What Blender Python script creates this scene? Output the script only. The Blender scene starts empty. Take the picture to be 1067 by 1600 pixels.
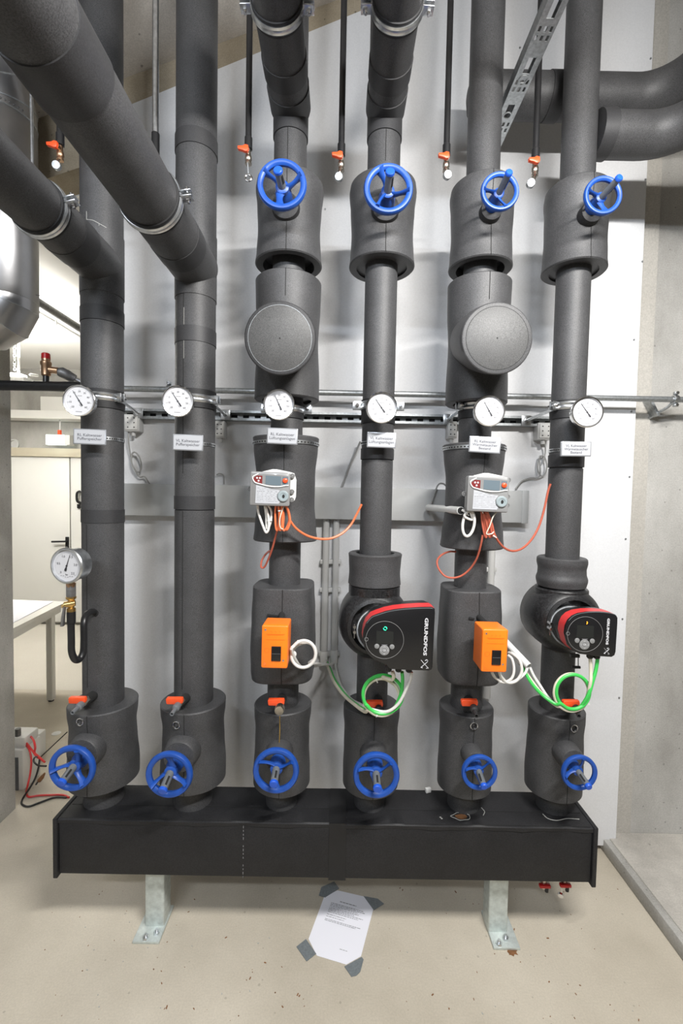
import bpy, bmesh, math, random
from mathutils import Vector, Matrix

random.seed(7)
sc = bpy.context.scene
COL = sc.collection
R = math.radians

# ------------------------------------------------------------------ camera
CZ = 1.66                                   # eye height
FPX = 16.0 / 36.0 * 1600.0                  # focal length in pixels of the 1067 x 1600 frame
CAMROT = (Matrix.Rotation(R(-0.14), 4, 'Z') @ Matrix.Rotation(R(90 - 2.49), 4, 'X')
          @ Matrix.Rotation(R(1.095), 4, 'Z'))
cd = bpy.data.cameras.new('camera')
cd.lens = 16.0
cd.sensor_fit = 'AUTO'
cd.sensor_width = 36.0
cd.clip_start = 0.02
cam = bpy.data.objects.new('camera', cd)
cam.matrix_world = Matrix.Translation((0, 0, CZ)) @ CAMROT
COL.objects.link(cam)
sc.camera = cam

# ------------------------------------------------------------------ world, lamps, exposure
wd = bpy.data.worlds.new('world')
sc.world = wd
wd.use_nodes = True
wd.node_tree.nodes['Background'].inputs[0].default_value = (0.9, 0.95, 1.0, 1)
wd.node_tree.nodes['Background'].inputs[1].default_value = 0.05


def area(name, loc, target, sx, sy, power, col=(1, 1, 1)):
    d = bpy.data.lights.new(name, 'AREA')
    d.shape = 'RECTANGLE'
    d.size = sx
    d.size_y = sy
    d.energy = power
    d.color = col
    o = bpy.data.objects.new(name, d)
    o.location = loc
    o.rotation_euler = (Vector(target) - Vector(loc)).to_track_quat('-Z', 'Y').to_euler()
    COL.objects.link(o)
    return o


area('lamp_tube_main', (0.72, 0.15, 2.98), (0.3, 1.25, 1.6), 1.1, 0.06, 68, (1.0, 0.98, 0.95))
area('lamp_tube_side', (-0.9, -1.1, 2.95), (-0.7, 1.8, 1.0), 1.3, 0.1, 44, (0.86, 0.92, 1.0))
area('lamp_next_room', (-3.1, 3.6, 2.55), (-3.1, 3.6, 0), 1.2, 0.15, 50, (1.0, 0.98, 0.93))
area('lamp_next_room_uplight', (-2.9, 3.5, 2.65), (-2.9, 3.5, 5), 1.2, 0.6, 34, (1.0, 0.98, 0.93))

sc.view_settings.view_transform = 'Standard'
sc.view_settings.look = 'None'
sc.view_settings.gamma = 1.0
sc.view_settings.use_curve_mapping = False
sc.view_settings.exposure = 0.55
try:
    sc.cycles.use_denoising = True
    sc.cycles.max_bounces = 8
    sc.cycles.sample_clamp_indirect = 6.0
except Exception:
    pass

# ------------------------------------------------------------------ helpers


def P(px, py, Y):
    """world point at depth Y behind pixel (px, py) of the photograph"""
    d = CAMROT.to_3x3() @ Vector(((px - 533.5) / FPX, -(py - 800) / FPX, -1))
    t = Y / d.y
    return Vector((d.x * t, Y, CZ + d.z * t))


def PF(px, py, z=0.0):
    """world point at height z behind pixel (px, py)"""
    d = CAMROT.to_3x3() @ Vector(((px - 533.5) / FPX, -(py - 800) / FPX, -1))
    t = (z - CZ) / d.z
    return Vector((d.x * t, d.y * t, z))


def pts(lst):
    return [P(*a) for a in lst]


ORG = {}


def thing(name, label, cat, loc=(0, 0, 0), group=None):
    o = bpy.data.objects.new(name, None)
    o.empty_display_size = 0.05
    o.location = loc
    COL.objects.link(o)
    o['label'] = label
    o['category'] = cat
    if group:
        o['group'] = group
    ORG[o.name] = Vector(loc)
    return o


def tag(o, label, cat, group=None):
    o['label'] = label
    o['category'] = cat
    if group:
        o['group'] = group
    return o


def obj(name, bm, mat, parent=None, smooth=38, label=None, kind=None):
    bmesh.ops.recalc_face_normals(bm, faces=bm.faces)
    me = bpy.data.meshes.new(name)
    bm.to_mesh(me)
    bm.free()
    return objm(name, me, mat, parent, smooth, label, kind)


def objm(name, me, mat, parent=None, smooth=38, label=None, kind=None):
    if mat:
        me.materials.clear()
        me.materials.append(mat)
    if smooth:
        me.shade_smooth()
        me.set_sharp_from_angle(angle=R(smooth))
    o = bpy.data.objects.new(name, me)
    COL.objects.link(o)
    if parent:
        org = ORG[parent.name]
        me.transform(Matrix.Translation(-org))
        o.parent = parent
        ORG[o.name] = org
    else:
        # put the origin at the bottom centre of the mesh
        if len(me.vertices):
            xs = [v.co for v in me.vertices]
            lo = Vector((min(v.x for v in xs), min(v.y for v in xs), min(v.z for v in xs)))
            hi = Vector((max(v.x for v in xs), max(v.y for v in xs), max(v.z for v in xs)))
            c = Vector(((lo.x + hi.x) / 2, (lo.y + hi.y) / 2, lo.z))
            me.transform(Matrix.Translation(-c))
            o.location = c
            ORG[o.name] = c
    if label:
        o['label'] = label
    if kind:
        o['kind'] = kind
    return o


def struct(name, bm, mat, parent=None, smooth=38):
    o = obj(name, bm, mat, parent, smooth)
    if not parent:
        o['kind'] = 'structure'
    return o


def BM():
    return bmesh.new()


def loft(bm, rings, cap0=True, cap1=True, closed=False):
    vr = [[bm.verts.new(p) for p in r] for r in rings]
    n = len(vr[0])
    m = len(vr)
    for i in range(m if closed else m - 1):
        a, b = vr[i], vr[(i + 1) % m]
        for j in range(n):
            k = (j + 1) % n
            bm.faces.new((a[j], a[k], b[k], b[j]))
    if not closed:
        if cap0:
            bm.faces.new(list(reversed(vr[0])))
        if cap1:
            bm.faces.new(vr[-1])
    return vr


def frame(o, z, xh=(1, 0, 0)):
    z = Vector(z).normalized()
    x = Vector(xh)
    x = x - z * x.dot(z)
    if x.length < 1e-4:
        x = Vector((0, 0, 1)) - z * z.z
    x.normalize()
    y = z.cross(x)
    m = Matrix((x, y, z)).transposed().to_4x4()
    m.translation = Vector(o)
    return m


def FACE(o, roll=0.0):
    """local x = world X, local y = world Z, local z = towards the viewer (-Y)"""
    return Matrix.Translation(Vector(o)) @ Matrix.Rotation(R(90), 4, 'X') @ Matrix.Rotation(roll, 4, 'Z')


def lathe(bm, prof, M, seg=32, cap0=True, cap1=True, closed=False):
    rings = []
    for r, z in prof:
        rings.append([M @ Vector((r * math.cos(2 * math.pi * i / seg), r * math.sin(2 * math.pi * i / seg), z))
                      for i in range(seg)])
    return loft(bm, rings, cap0, cap1, closed)


def cyl(bm, a, b, r, seg=16, r2=None, bev=0.0):
    a, b = Vector(a), Vector(b)
    L = (b - a).length
    r2 = r if r2 is None else r2
    prof = [(r, 0), (r2, L)]
    if bev:
        prof = [(r - bev, 0), (r, bev), (r2, L - bev), (r2 - bev, L)]
    lathe(bm, prof, frame(a, b - a), seg)


def ring(bm, M, R0, prof, seg=40):
    """closed ring; prof = list of (dr, dz) around radius R0"""
    lathe(bm, [(R0 + a, b) for a, b in prof], M, seg, closed=True)


def circ(rr, rz, n=10):
    return [(rr * math.cos(2 * math.pi * i / n), rz * math.sin(2 * math.pi * i / n)) for i in range(n)]


def box(bm, c, s, rot=None, bev=0.0):
    M = Matrix.Translation(Vector(c))
    if rot is not None:
        M = M @ rot.to_4x4()
    r = bmesh.ops.create_cube(bm, size=1.0, matrix=M @ Matrix.Diagonal((s[0], s[1], s[2], 1)))
    if bev:
        es = set()
        for v in r['verts']:
            for e in v.link_edges:
                es.add(e)
        bmesh.ops.bevel(bm, geom=list(es), offset=bev, segments=2, profile=0.5, affect='EDGES')


def prism(bm, poly, d0, d1, M, bev=0.0, sc0=1.0, sc1=1.0):
    """poly in local xy, extruded along local z from d0 to d1"""
    cx = sum(p[0] for p in poly) / len(poly)
    cy = sum(p[1] for p in poly) / len(poly)

    def rg(d, inset, s):
        out = []
        for x, y in poly:
            vx, vy = (x - cx) * s, (y - cy) * s
            l = math.hypot(vx, vy) or 1
            k = (l - inset) / l
            out.append(M @ Vector((cx + vx * k, cy + vy * k, d)))
        return out
    if bev:
        rings = [rg(d0, 0, sc0), rg(d1 - bev, 0, sc1), rg(d1 - bev * 0.3, bev * 0.35, sc1), rg(d1, bev, sc1)]
    else:
        rings = [rg(d0, 0, sc0), rg(d1, 0, sc1)]
    loft(bm, rings)


def smooth_path(p, n=6, closed=False):
    p = [Vector(q) for q in p]
    if len(p) < 3:
        return p
    out = []
    m = len(p)
    rng = range(m if closed else m - 1)
    for i in rng:
        if closed:
            p0, p1, p2, p3 = p[i - 1], p[i], p[(i + 1) % m], p[(i + 2) % m]
        else:
            p1, p2 = p[i], p[i + 1]
            p0 = p[i - 1] if i > 0 else p1 * 2 - p2
            p3 = p[i + 2] if i + 2 < m else p2 * 2 - p1
        for k in range(n):
            t = k / n
            out.append(0.5 * ((2 * p1) + (p2 - p0) * t + (2 * p0 - 5 * p1 + 4 * p2 - p3) * t * t
                              + (3 * p1 - p0 - 3 * p2 + p3) * t ** 3))
    if not closed:
        out.append(p[-1])
    return out


def tube(bm, p, r, seg=8, closed=False, flat=None):
    """sweep along points; r number or list; flat=(sx, sy) squashes the section"""
    p = [Vector(q) for q in p]
    n = len(p)
    tang = []
    for i in range(n):
        a = p[i - 1] if (i > 0 or closed) else p[i]
        b = p[(i + 1) % n] if (i < n - 1 or closed) else p[i]
        t = (b - a)
        tang.append(t.normalized() if t.length > 1e-9 else Vector((0, 0, 1)))
    t0 = tang[0]
    u = Vector((0, 0, 1)) if abs(t0.z) < 0.9 else Vector((0, -1, 0))
    u = (u - t0 * u.dot(t0)).normalized()
    rings = []
    for i in range(n):
        t = tang[i]
        u = (u - t * u.dot(t)).normalized()
        v = t.cross(u)
        rr = r[i] if isinstance(r, (list, tuple)) else r
        fx, fy = flat or (1, 1)
        rings.append([p[i] + u * (rr * fx * math.cos(2 * math.pi * j / seg)) + v * (rr * fy * math.sin(2 * math.pi * j / seg))
                      for j in range(seg)])
    loft(bm, rings, True, True, closed)


def text(name, body, size, M, mat, parent, ext=0.0003, align='CENTER', space=1.0, line=1.0, bold=0.0, sy=1.0):
    cu = bpy.data.curves.new('lettering', 'FONT')
    cu.body = body
    cu.size = size
    cu.align_x = align
    cu.align_y = 'CENTER'
    cu.extrude = ext
    cu.offset = bold
    cu.resolution_u = 2
    cu.space_character = space
    cu.space_line = line
    o = bpy.data.objects.new('tmp_text', cu)
    COL.objects.link(o)
    bpy.context.view_layer.update()
    dg = bpy.context.evaluated_depsgraph_get()
    me = bpy.data.meshes.new_from_object(o.evaluated_get(dg))
    bpy.data.objects.remove(o)
    bpy.data.curves.remove(cu)
    me.transform(M @ Matrix.Diagonal((1, sy, 1, 1)))
    return objm(name, me, mat, parent, smooth=0)


def lerp_tab(tab, t):
    for (t0, a), (t1, b) in zip(tab, tab[1:]):
        if t <= t1:
            k = (t - t0) / max(1e-9, t1 - t0)
            k = k * k * (3 - 2 * k)
            return a + (b - a) * k
    return tab[-1][1]


# ------------------------------------------------------------------ materials


def new_mat(name):
    m = bpy.data.materials.new(name)
    m.use_nodes = True
    nt = m.node_tree
    return m, nt, nt.nodes['Principled BSDF']


def simple(name, col, rough=0.5, metal=0.0, spec=0.5, noise=0.0, nscale=60.0, bump=0.0, coat=0.0):
    m, nt, b = new_mat(name)
    b.inputs['Roughness'].default_value = rough
    b.inputs['Metallic'].default_value = metal
    b.inputs['Specular IOR Level'].default_value = spec
    if coat:
        b.inputs['Coat Weight'].default_value = coat
    tc = nt.nodes.new('ShaderNodeTexCoord')
    n = nt.nodes.new('ShaderNodeTexNoise')
    n.inputs['Scale'].default_value = nscale
    n.inputs['Detail'].default_value = 4
    nt.links.new(tc.outputs['Object'], n.inputs['Vector'])
    r = nt.nodes.new('ShaderNodeValToRGB')
    k = noise
    r.color_ramp.elements[0].position = 0.3
    r.color_ramp.elements[1].position = 0.7
    r.color_ramp.elements[0].color = tuple(max(0, c * (1 - k)) for c in col) + (1,)
    r.color_ramp.elements[1].color = tuple(min(1, c * (1 + k)) for c in col) + (1,)
    nt.links.new(n.outputs['Fac'], r.inputs['Fac'])
    nt.links.new(r.outputs['Color'], b.inputs['Base Color'])
    if bump:
        bp = nt.nodes.new('ShaderNodeBump')
        bp.inputs['Strength'].default_value = bump
        bp.inputs['Distance'].default_value = 0.002
        nt.links.new(n.outputs['Fac'], bp.inputs['Height'])
        nt.links.new(bp.outputs['Normal'], b.inputs['Normal'])
    return m


def foam(name, col, rough=0.54, spec=0.45, grain=0.5, gscale=380.0):
    """closed-cell rubber foam: fine grain, faint scuffs"""
    m, nt, b = new_mat(name)
    b.inputs['Roughness'].default_value = rough
    b.inputs['Specular IOR Level'].default_value = spec
    tc = nt.nodes.new('ShaderNodeTexCoord')
    n = nt.nodes.new('ShaderNodeTexNoise')
    n.inputs['Scale'].default_value = gscale
    n.inputs['Detail'].default_value = 3
    n.inputs['Roughness'].default_value = 0.7
    nt.links.new(tc.outputs['Object'], n.inputs['Vector'])
    n2 = nt.nodes.new('ShaderNodeTexNoise')
    n2.inputs['Scale'].default_value = 9
    n2.inputs['Detail'].default_value = 5
    nt.links.new(tc.outputs['Object'], n2.inputs['Vector'])
    r = nt.nodes.new('ShaderNodeValToRGB')
    r.color_ramp.elements[0].position = 0.32
    r.color_ramp.elements[1].position = 0.68
    r.color_ramp.elements[0].color = tuple(c * (1 - grain) for c in col) + (1,)
    r.color_ramp.elements[1].color = tuple(c * (1 + grain) for c in col) + (1,)
    nt.links.new(n.outputs['Fac'], r.inputs['Fac'])
    mr = nt.nodes.new('ShaderNodeMapRange')
    mr.inputs['From Min'].default_value = 0.3
    mr.inputs['From Max'].default_value = 0.7
    mr.inputs['To Min'].default_value = 0.85
    mr.inputs['To Max'].default_value = 1.18
    nt.links.new(n2.outputs['Fac'], mr.inputs['Value'])
    mx = nt.nodes.new('ShaderNodeMix')
    mx.data_type = 'RGBA'
    mx.blend_type = 'MULTIPLY'
    mx.inputs['Factor'].default_value = 1.0
    nt.links.new(r.outputs['Color'], mx.inputs[6])
    nt.links.new(mr.outputs['Result'], mx.inputs[7])
    nt.links.new(mx.outputs[2], b.inputs['Base Color'])
    bp = nt.nodes.new('ShaderNodeBump')
    bp.inputs['Strength'].default_value = 0.12
    bp.inputs['Distance'].default_value = 0.001
    nt.links.new(n.outputs['Fac'], bp.inputs['Height'])
    nt.links.new(bp.outputs['Normal'], b.inputs['Normal'])
    return m


def concrete(name, c0, c1, scale=1.6, pits=0.5, speck=None, rough=0.85, stain=None, stretch=(1, 1, 1), fine=0.11, pscale=17.0, psize=0.11):
    m, nt, b = new_mat(name)
    b.inputs['Roughness'].default_value = rough
    b.inputs['Specular IOR Level'].default_value = 0.3
    tc = nt.nodes.new('ShaderNodeTexCoord')
    mp = nt.nodes.new('ShaderNodeMapping')
    mp.inputs['Scale'].default_value = stretch
    nt.links.new(tc.outputs['Object'], mp.inputs['Vector'])
    n = nt.nodes.new('ShaderNodeTexNoise')
    n.inputs['Scale'].default_value = scale
    n.inputs['Detail'].default_value = 9
    n.inputs['Roughness'].default_value = 0.62
    nt.links.new(mp.outputs['Vector'], n.inputs['Vector'])
    r = nt.nodes.new('ShaderNodeValToRGB')
    r.color_ramp.elements[0].position = 0.32
    r.color_ramp.elements[1].position = 0.68
    r.color_ramp.elements[0].color = c0 + (1,)
    r.color_ramp.elements[1].color = c1 + (1,)
    nt.links.new(n.outputs['Fac'], r.inputs['Fac'])
    last = r.outputs['Color']
    # fine grain
    n2 = nt.nodes.new('ShaderNodeTexNoise')
    n2.inputs['Scale'].default_value = 170
    n2.inputs['Detail'].default_value = 3
    nt.links.new(tc.outputs['Object'], n2.inputs['Vector'])
    mr = nt.nodes.new('ShaderNodeMapRange')
    mr.inputs['From Min'].default_value = 0.3
    mr.inputs['From Max'].default_value = 0.7
    mr.inputs['To Min'].default_value = 1 - fine
    mr.inputs['To Max'].default_value = 1 + fine
    nt.links.new(n2.outputs['Fac'], mr.inputs['Value'])
    mx = nt.nodes.new('ShaderNodeMix')
    mx.data_type = 'RGBA'
    mx.blend_type = 'MULTIPLY'
    mx.inputs['Factor'].default_value = 1.0
    nt.links.new(last, mx.inputs[6])
    nt.links.new(mr.outputs['Result'], mx.inputs[7])
    last = mx.outputs[2]
    # pits / specks
    v = nt.nodes.new('ShaderNodeTexVoronoi')
    v.inputs['Scale'].default_value = pscale
    v.inputs['Randomness'].default_value = 1.0
    nt.links.new(tc.outputs['Object'], v.inputs['Vector'])
    n3 = nt.nodes.new('ShaderNodeTexNoise')
    n3.inputs['Scale'].default_value = 5
    nt.links.new(tc.outputs['Object'], n3.inputs['Vector'])
    mth = nt.nodes.new('ShaderNodeMath')
    mth.operation = 'MULTIPLY'
    mth.inputs[1].default_value = psize
    nt.links.new(n3.outputs['Fac'], mth.inputs[0])
    lt = nt.nodes.new('ShaderNodeMath')
    lt.operation = 'LESS_THAN'
    nt.links.new(v.outputs['Distance'], lt.inputs[0])
    nt.links.new(mth.outputs[0], lt.inputs[1])
    m2 = nt.nodes.new('ShaderNodeMath')
    m2.operation = 'MULTIPLY'
    m2.inputs[1].default_value = pits
    nt.links.new(lt.outputs[0], m2.inputs[0])
    mx2 = nt.nodes.new('ShaderNodeMix')
    mx2.data_type = 'RGBA'
    nt.links.new(m2.outputs[0], mx2.inputs['Factor'])
    nt.links.new(last, mx2.inputs[6])
    mx2.inputs[7].default_value = (speck or tuple(c * 0.45 for c in c0)) + (1,)
    nt.links.new(mx2.outputs[2], b.inputs['Base Color'])
    bp = nt.nodes.new('ShaderNodeBump')
    bp.inputs['Strength'].default_value = 0.2
    bp.inputs['Distance'].default_value = 0.003
    nt.links.new(n.outputs['Fac'], bp.inputs['Height'])
    nt.links.new(bp.outputs['Normal'], b.inputs['Normal'])
    return m


def emit(name, col, strength):
    m, nt, b = new_mat(name)
    b.inputs['Emission Color'].default_value = col + (1,)
    b.inputs['Emission Strength'].default_value = strength
    b.inputs['Base Color'].default_value = col + (1,)
    return m


M = {}
M['foam'] = foam('grey_foam', (0.050, 0.050, 0.052))
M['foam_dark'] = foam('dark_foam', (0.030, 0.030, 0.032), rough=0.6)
M['foam_lite'] = foam('light_foam', (0.066, 0.066, 0.066))
M['tape'] = foam('foam_tape', (0.031, 0.031, 0.033), rough=0.55, grain=0.3)
M['seam'] = simple('seam_black', (0.012, 0.012, 0.012), 0.9)
M['glue'] = simple('glue_white', (0.38, 0.38, 0.36), 0.7)
M['sheet'] = foam('black_sheet', (0.014, 0.014, 0.0155), rough=0.55, spec=0.35, grain=0.45, gscale=300)
M['sheet_tape'] = foam('black_sheet_tape', (0.009, 0.009, 0.010), rough=0.6, grain=0.2)
M['epp'] = foam('moulded_black_foam', (0.015, 0.015, 0.016), rough=0.38, spec=0.5, grain=0.95, gscale=170)
M['blue'] = simple('blue_paint', (0.010, 0.066, 0.33), 0.4, noise=0.12, nscale=30)
M['blue_cap'] = simple('blue_plastic', (0.012, 0.09, 0.55), 0.4)
M['stem'] = simple('grey_plastic', (0.13, 0.14, 0.15), 0.42, noise=0.1)
M['dark'] = simple('black_plastic', (0.012, 0.012, 0.013), 0.35)
M['gloss'] = simple('black_front', (0.009, 0.009, 0.010), 0.28, noise=0.3, nscale=300)
M['matte'] = simple('black_matte', (0.02, 0.02, 0.021), 0.6)
M['black_pipe'] = simple('black_pipe', (0.012, 0.012, 0.013), 0.35, noise=0.2)
M['steel'] = simple('galvanised_steel', (0.62, 0.64, 0.66), 0.32, metal=1.0, noise=0.15, nscale=70)
M['zinc'] = simple('dull_zinc', (0.42, 0.44, 0.45), 0.45, metal=0.9, noise=0.2, nscale=90)
M['zincleg'] = simple('zinc_leg', (0.56, 0.61, 0.59), 0.45, metal=0.4, noise=0.14, nscale=60)
M['chrome'] = simple('polished_steel', (0.75, 0.75, 0.76), 0.16, metal=1.0)
M['alu'] = simple('aluminium_jacket', (0.42, 0.42, 0.43), 0.36, metal=1.0, noise=0.05, nscale=20)
M['nickel'] = simple('nickel_brass', (0.55, 0.5, 0.43), 0.3, metal=1.0, noise=0.15)
M['brass'] = simple('brass', (0.62, 0.42, 0.16), 0.3, metal=1.0, noise=0.12)
M['bronze'] = simple('bronze', (0.5, 0.32, 0.2), 0.38, metal=1.0, noise=0.15)
M['iron'] = simple('grey_iron', (0.22, 0.22, 0.22), 0.5, metal=0.8, noise=0.2)
M['lever'] = simple('orange_red_lever', (0.85, 0.085, 0.018), 0.4)
M['red'] = simple('red_plastic', (0.5, 0.012, 0.012), 0.35)
M['redband'] = simple('red_band', (0.6, 0.028, 0.03), 0.4)
M['orange'] = simple('orange_plastic', (0.95, 0.2, 0.012), 0.35, noise=0.03)
M['orange_d'] = simple('orange_emboss', (0.72, 0.13, 0.008), 0.4)
M['dial'] = simple('dial_white', (0.55, 0.55, 0.57), 0.5)
M['ink'] = simple('dial_ink', (0.02, 0.02, 0.025), 0.5)
M['greyink'] = simple('grey_ink', (0.2, 0.2, 0.21), 0.6)
M['sign'] = simple('sign_white', (0.40, 0.41, 0.435), 0.45)
M['signframe'] = simple('sign_frame', (0.3, 0.31, 0.33), 0.3, metal=0.4)
M['signink'] = simple('sign_ink', (0.05, 0.05, 0.06), 0.6)
M['white_pl'] = simple('white_plastic', (0.7, 0.7, 0.68), 0.45)
M['grey_pl'] = simple('pale_grey_plastic', (0.21, 0.21, 0.21), 0.28, coat=0.2)
M['paper'] = simple('paper', (0.8, 0.8, 0.86), 0.7)
M['lcd'] = simple('display_grey', (0.12, 0.155, 0.18), 0.15)
M['lcd_dark'] = simple('display_dark', (0.02, 0.021, 0.02), 0.12)
M['maroon'] = simple('maroon_field', (0.16, 0.02, 0.02), 0.3)
M['btn'] = simple('grey_button', (0.22, 0.22, 0.22), 0.4)
M['btn_red'] = simple('red_button', (0.85, 0.08, 0.02), 0.3)
M['port'] = simple('optical_port', (0.34, 0.4, 0.42), 0.35, metal=0.3)
M['cab_white'] = simple('white_cable', (0.68, 0.67, 0.64), 0.4)
M['cab_cream'] = simple('cream_cable', (0.66, 0.62, 0.5), 0.4)
M['cab_green'] = simple('green_cable', (0.05, 0.52, 0.09), 0.4)
M['cab_grey'] = simple('grey_cable', (0.33, 0.33, 0.32), 0.45)
M['cab_orange'] = simple('orange_cable', (0.72, 0.17, 0.065), 0.4)
M['cab_brick'] = simple('brick_cable', (0.42, 0.10, 0.06), 0.45)
M['cab_red'] = simple('red_cable', (0.6, 0.03, 0.03), 0.4)
M['cab_black'] = simple('black_cable', (0.02, 0.02, 0.02), 0.4)
M['tie'] = simple('cable_tie', (0.75, 0.75, 0.72), 0.4)
M['duct'] = simple('grey_duct', (0.47, 0.48, 0.48), 0.45, noise=0.02)
M['conduit'] = simple('grey_conduit', (0.55, 0.55, 0.54), 0.42)
M['duct_tape'] = simple('grey_cloth_tape', (0.16, 0.18, 0.19), 0.5, noise=0.15, nscale=150)
M['rust'] = simple('rust', (0.20, 0.09, 0.035), 0.9, noise=0.3)
M['yellow'] = simple('yellow_residue', (0.5, 0.3, 0.05), 0.7)
M['plaster'] = concrete('white_board', (0.67, 0.675, 0.69), (0.71, 0.715, 0.725), 1.2, 0.0, rough=0.75, fine=0.035)
M['concrete'] = concrete('grey_concrete', (0.30, 0.29, 0.268), (0.50, 0.49, 0.465), 2.2, 0.5, stretch=(1.3, 1.3, 0.7), psize=0.16, pscale=21)
M['strip'] = concrete('smooth_concrete', (0.40, 0.38, 0.345), (0.48, 0.46, 0.42), 2.5, 0.3, stretch=(2, 2, 0.4))
M['soffit'] = concrete('soffit_concrete', (0.46, 0.42, 0.37), (0.66, 0.62, 0.57), 2.2, 0.7, psize=0.15)
M['lintel'] = concrete('stained_concrete', (0.24, 0.20, 0.14), (0.40, 0.345, 0.26), 3.5, 0.7, psize=0.15)
M['floor'] = concrete('floor_screed', (0.42, 0.375, 0.30), (0.62, 0.565, 0.47), 1.0, 0.35, rough=0.7, psize=0.13, fine=0.06)
M['floor2'] = concrete('floor_pale', (0.56, 0.525, 0.455), (0.64, 0.605, 0.535), 0.8, 0.1, rough=0.6)
M['plinth'] = concrete('plinth_concrete', (0.36, 0.34, 0.31), (0.58, 0.55, 0.50), 4, 0.5, psize=0.16)
M['room_white'] = simple('next_room_white', (0.78, 0.77, 0.74), 0.8)
M['door'] = simple('cream_door', (0.68, 0.675, 0.645), 0.5)
M['door_trim'] = simple('beige_trim', (0.52, 0.47, 0.36), 0.6)
M['table'] = simple('table_white', (0.75, 0.74, 0.7), 0.4)
M['lamp_on'] = emit('lamp_on', (1.0, 0.97, 0.9), 14)
M['led_green'] = emit('led_green', (0.02, 0.9, 0.4), 1.2)
M['led_orange'] = emit('led_orange', (1.0, 0.35, 0.02), 1.2)
M['exit_sign'] = emit('backlit_sign', (0.9, 1.0, 0.95), 1.5)

# ------------------------------------------------------------------ setting
YP = 1.70                  # plane of the six risers
YW = 2.06                  # face of the white board
YC = 2.10                  # face of the concrete wall behind it
PX = [-0.886, -0.544, -0.205, 0.133, 0.493, 0.836]
RB, RS = 0.0714, 0.0588    # insulated radius of the two big and the four slim risers


def slope_z(x):            # sloping soffit
    return 3.288 + 0.374 * (x + 1.393)


def head_z(x):             # sloping head of the opening
    return 3.047 + 0.355 * (x + 1.306)


def quadbox(bm, x0, x1, y0, y1, zb0, zb1, zt0, zt1):
    v = [bm.verts.new(c) for c in ((x0, y0, zb0), (x1, y0, zb1), (x1, y1, zb1), (x0, y1, zb0),
                                   (x0, y0, zt0), (x1, y0, zt1), (x1, y1, zt1), (x0, y1, zt0))]
    for f in ((0, 1, 2, 3), (7, 6, 5, 4), (0, 4, 5, 1), (1, 5, 6, 2), (2, 6, 7, 3), (3, 7, 4, 0)):
        bm.faces.new([v[i] for i in f])


XL, XR, YB = -1.645, 3.3, -2.6
b = BM()
quadbox(b, XL - 4.6, XR, YB, 3.66, -0.1, -0.1, 0, 0)
struct('floor', b, M['floor'])
b = BM()
quadbox(b, XL - 4.6, XR, 3.66, 5.6, -0.1, -0.1, 0.0, 0.0)
struct('floor', b, M['floor2'])

b = BM()
quadbox(b, -1.05, XR, YC, YC + 0.14, 0, 0, slope_z(-1.05), slope_z(XR))
struct('wall_back', b, M['concrete'])
b = BM()
quadbox(b, XL, -1.05, YC, YC + 0.14, head_z(XL), head_z(-1.05), slope_z(XL), slope_z(-1.05))
quadbox(b, -1.05, 0.35, YC - 0.035, YC - 0.001, slope_z(-1.05) - 0.12, slope_z(0.35) - 0.12, slope_z(-1.05), slope_z(0.35))
struct('trim_1', b, M['lintel'])

# white board in front of the concrete, with its screws
panel_top = lambda x: 3.331 + 0.413 * (x + 0.945)
b = BM()
quadbox(b, -1.01, 1.318, YW, YC, 0.03, 0.03, panel_top(-1.01), panel_top(1.318))
board = struct('wall_back_board', b, M['plaster'])
for q in [(1016, 92), (1008, 281), (1003, 409), (990, 531), (986, 643), (983, 745), (977, 842), (972, 967), (967, 1090),
          (812, 75), (508, 327)]:
    b = BM()
    p = P(q[0], q[1], YW)
    cyl(b, p, p + Vector((0, -0.003, 0)), 0.0042, 8)
    obj('screw', b, M['zinc'], board)

b = BM()
sx = P(1012, 700, YC).x
quadbox(b, 1.318, sx, YC - 0.006, YC, 0, 0, slope_z(1.318), slope_z(sx))
struct('trim_5', b, M['strip'])
b = BM()
quadbox(b, XL - 0.25, XL, YB, 2.28, 0, 0, 3.3, 3.3)
struct('wall_left', b, M['concrete'])
b = BM()
quadbox(b, XR, XR + 0.1, YB, YC + 0.14, 0, 0, 5.2, 5.2)
struct('wall_right', b, M['concrete'])
b = BM()
quadbox(b, XL, XR, YB - 0.1, YB, 0, 0, 5.2, 5.2)
struct('wall_front', b, M['concrete'])
b = BM()
quadbox(b, XL - 0.1, XR + 0.1, YB, YC + 0.14, slope_z(XL - 0.1), slope_z(XR + 0.1), slope_z(XL - 0.1) + 0.15, slope_z(XR + 0.1) + 0.15)
struct('ceiling', b, M['soffit'])

# low plinth on the right
b = BM()
box(b, (2.27, 1.55, 0.0325), (1.96, 1.10, 0.065), bev=0.004)
o = struct('trim_2', b, M['plinth'])
b = BM()
box(b, (1.278, 1.55, 0.03), (0.035, 1.102, 0.06), bev=0.006)
struct('trim_2_edge', b, M['concrete'], o)

# next room
b = BM()
quadbox(b, XL - 4.6, XR - 2, 5.46, 5.6, 0, 0, 3.2, 3.2)
struct('wall_next_room_back', b, M['concrete'])
b = BM()
quadbox(b, XL - 4.7, XL - 4.6, 2.28, 5.6, 0, 0, 3.2, 3.2)
struct('wall_next_room_left', b, M['room_white'])
b = BM()
quadbox(b, XL - 4.6, XL - 0.25, 2.18, 2.28, 0, 0, 3.2, 3.2)
struct('wall_next_room_front', b, M['concrete'])
b = BM()
quadbox(b, -0.2, -0.1, 2.24, 5.6, 0, 0, 3.2, 3.2)
struct('wall_next_room_right', b, M['room_white'])
b = BM()
quadbox(b, XL - 4.6, -0.1, YC + 0.14, 5.6, 3.05, 3.05, 3.2, 3.2)
struct('ceiling_next_room', b, M['room_white'])
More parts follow.
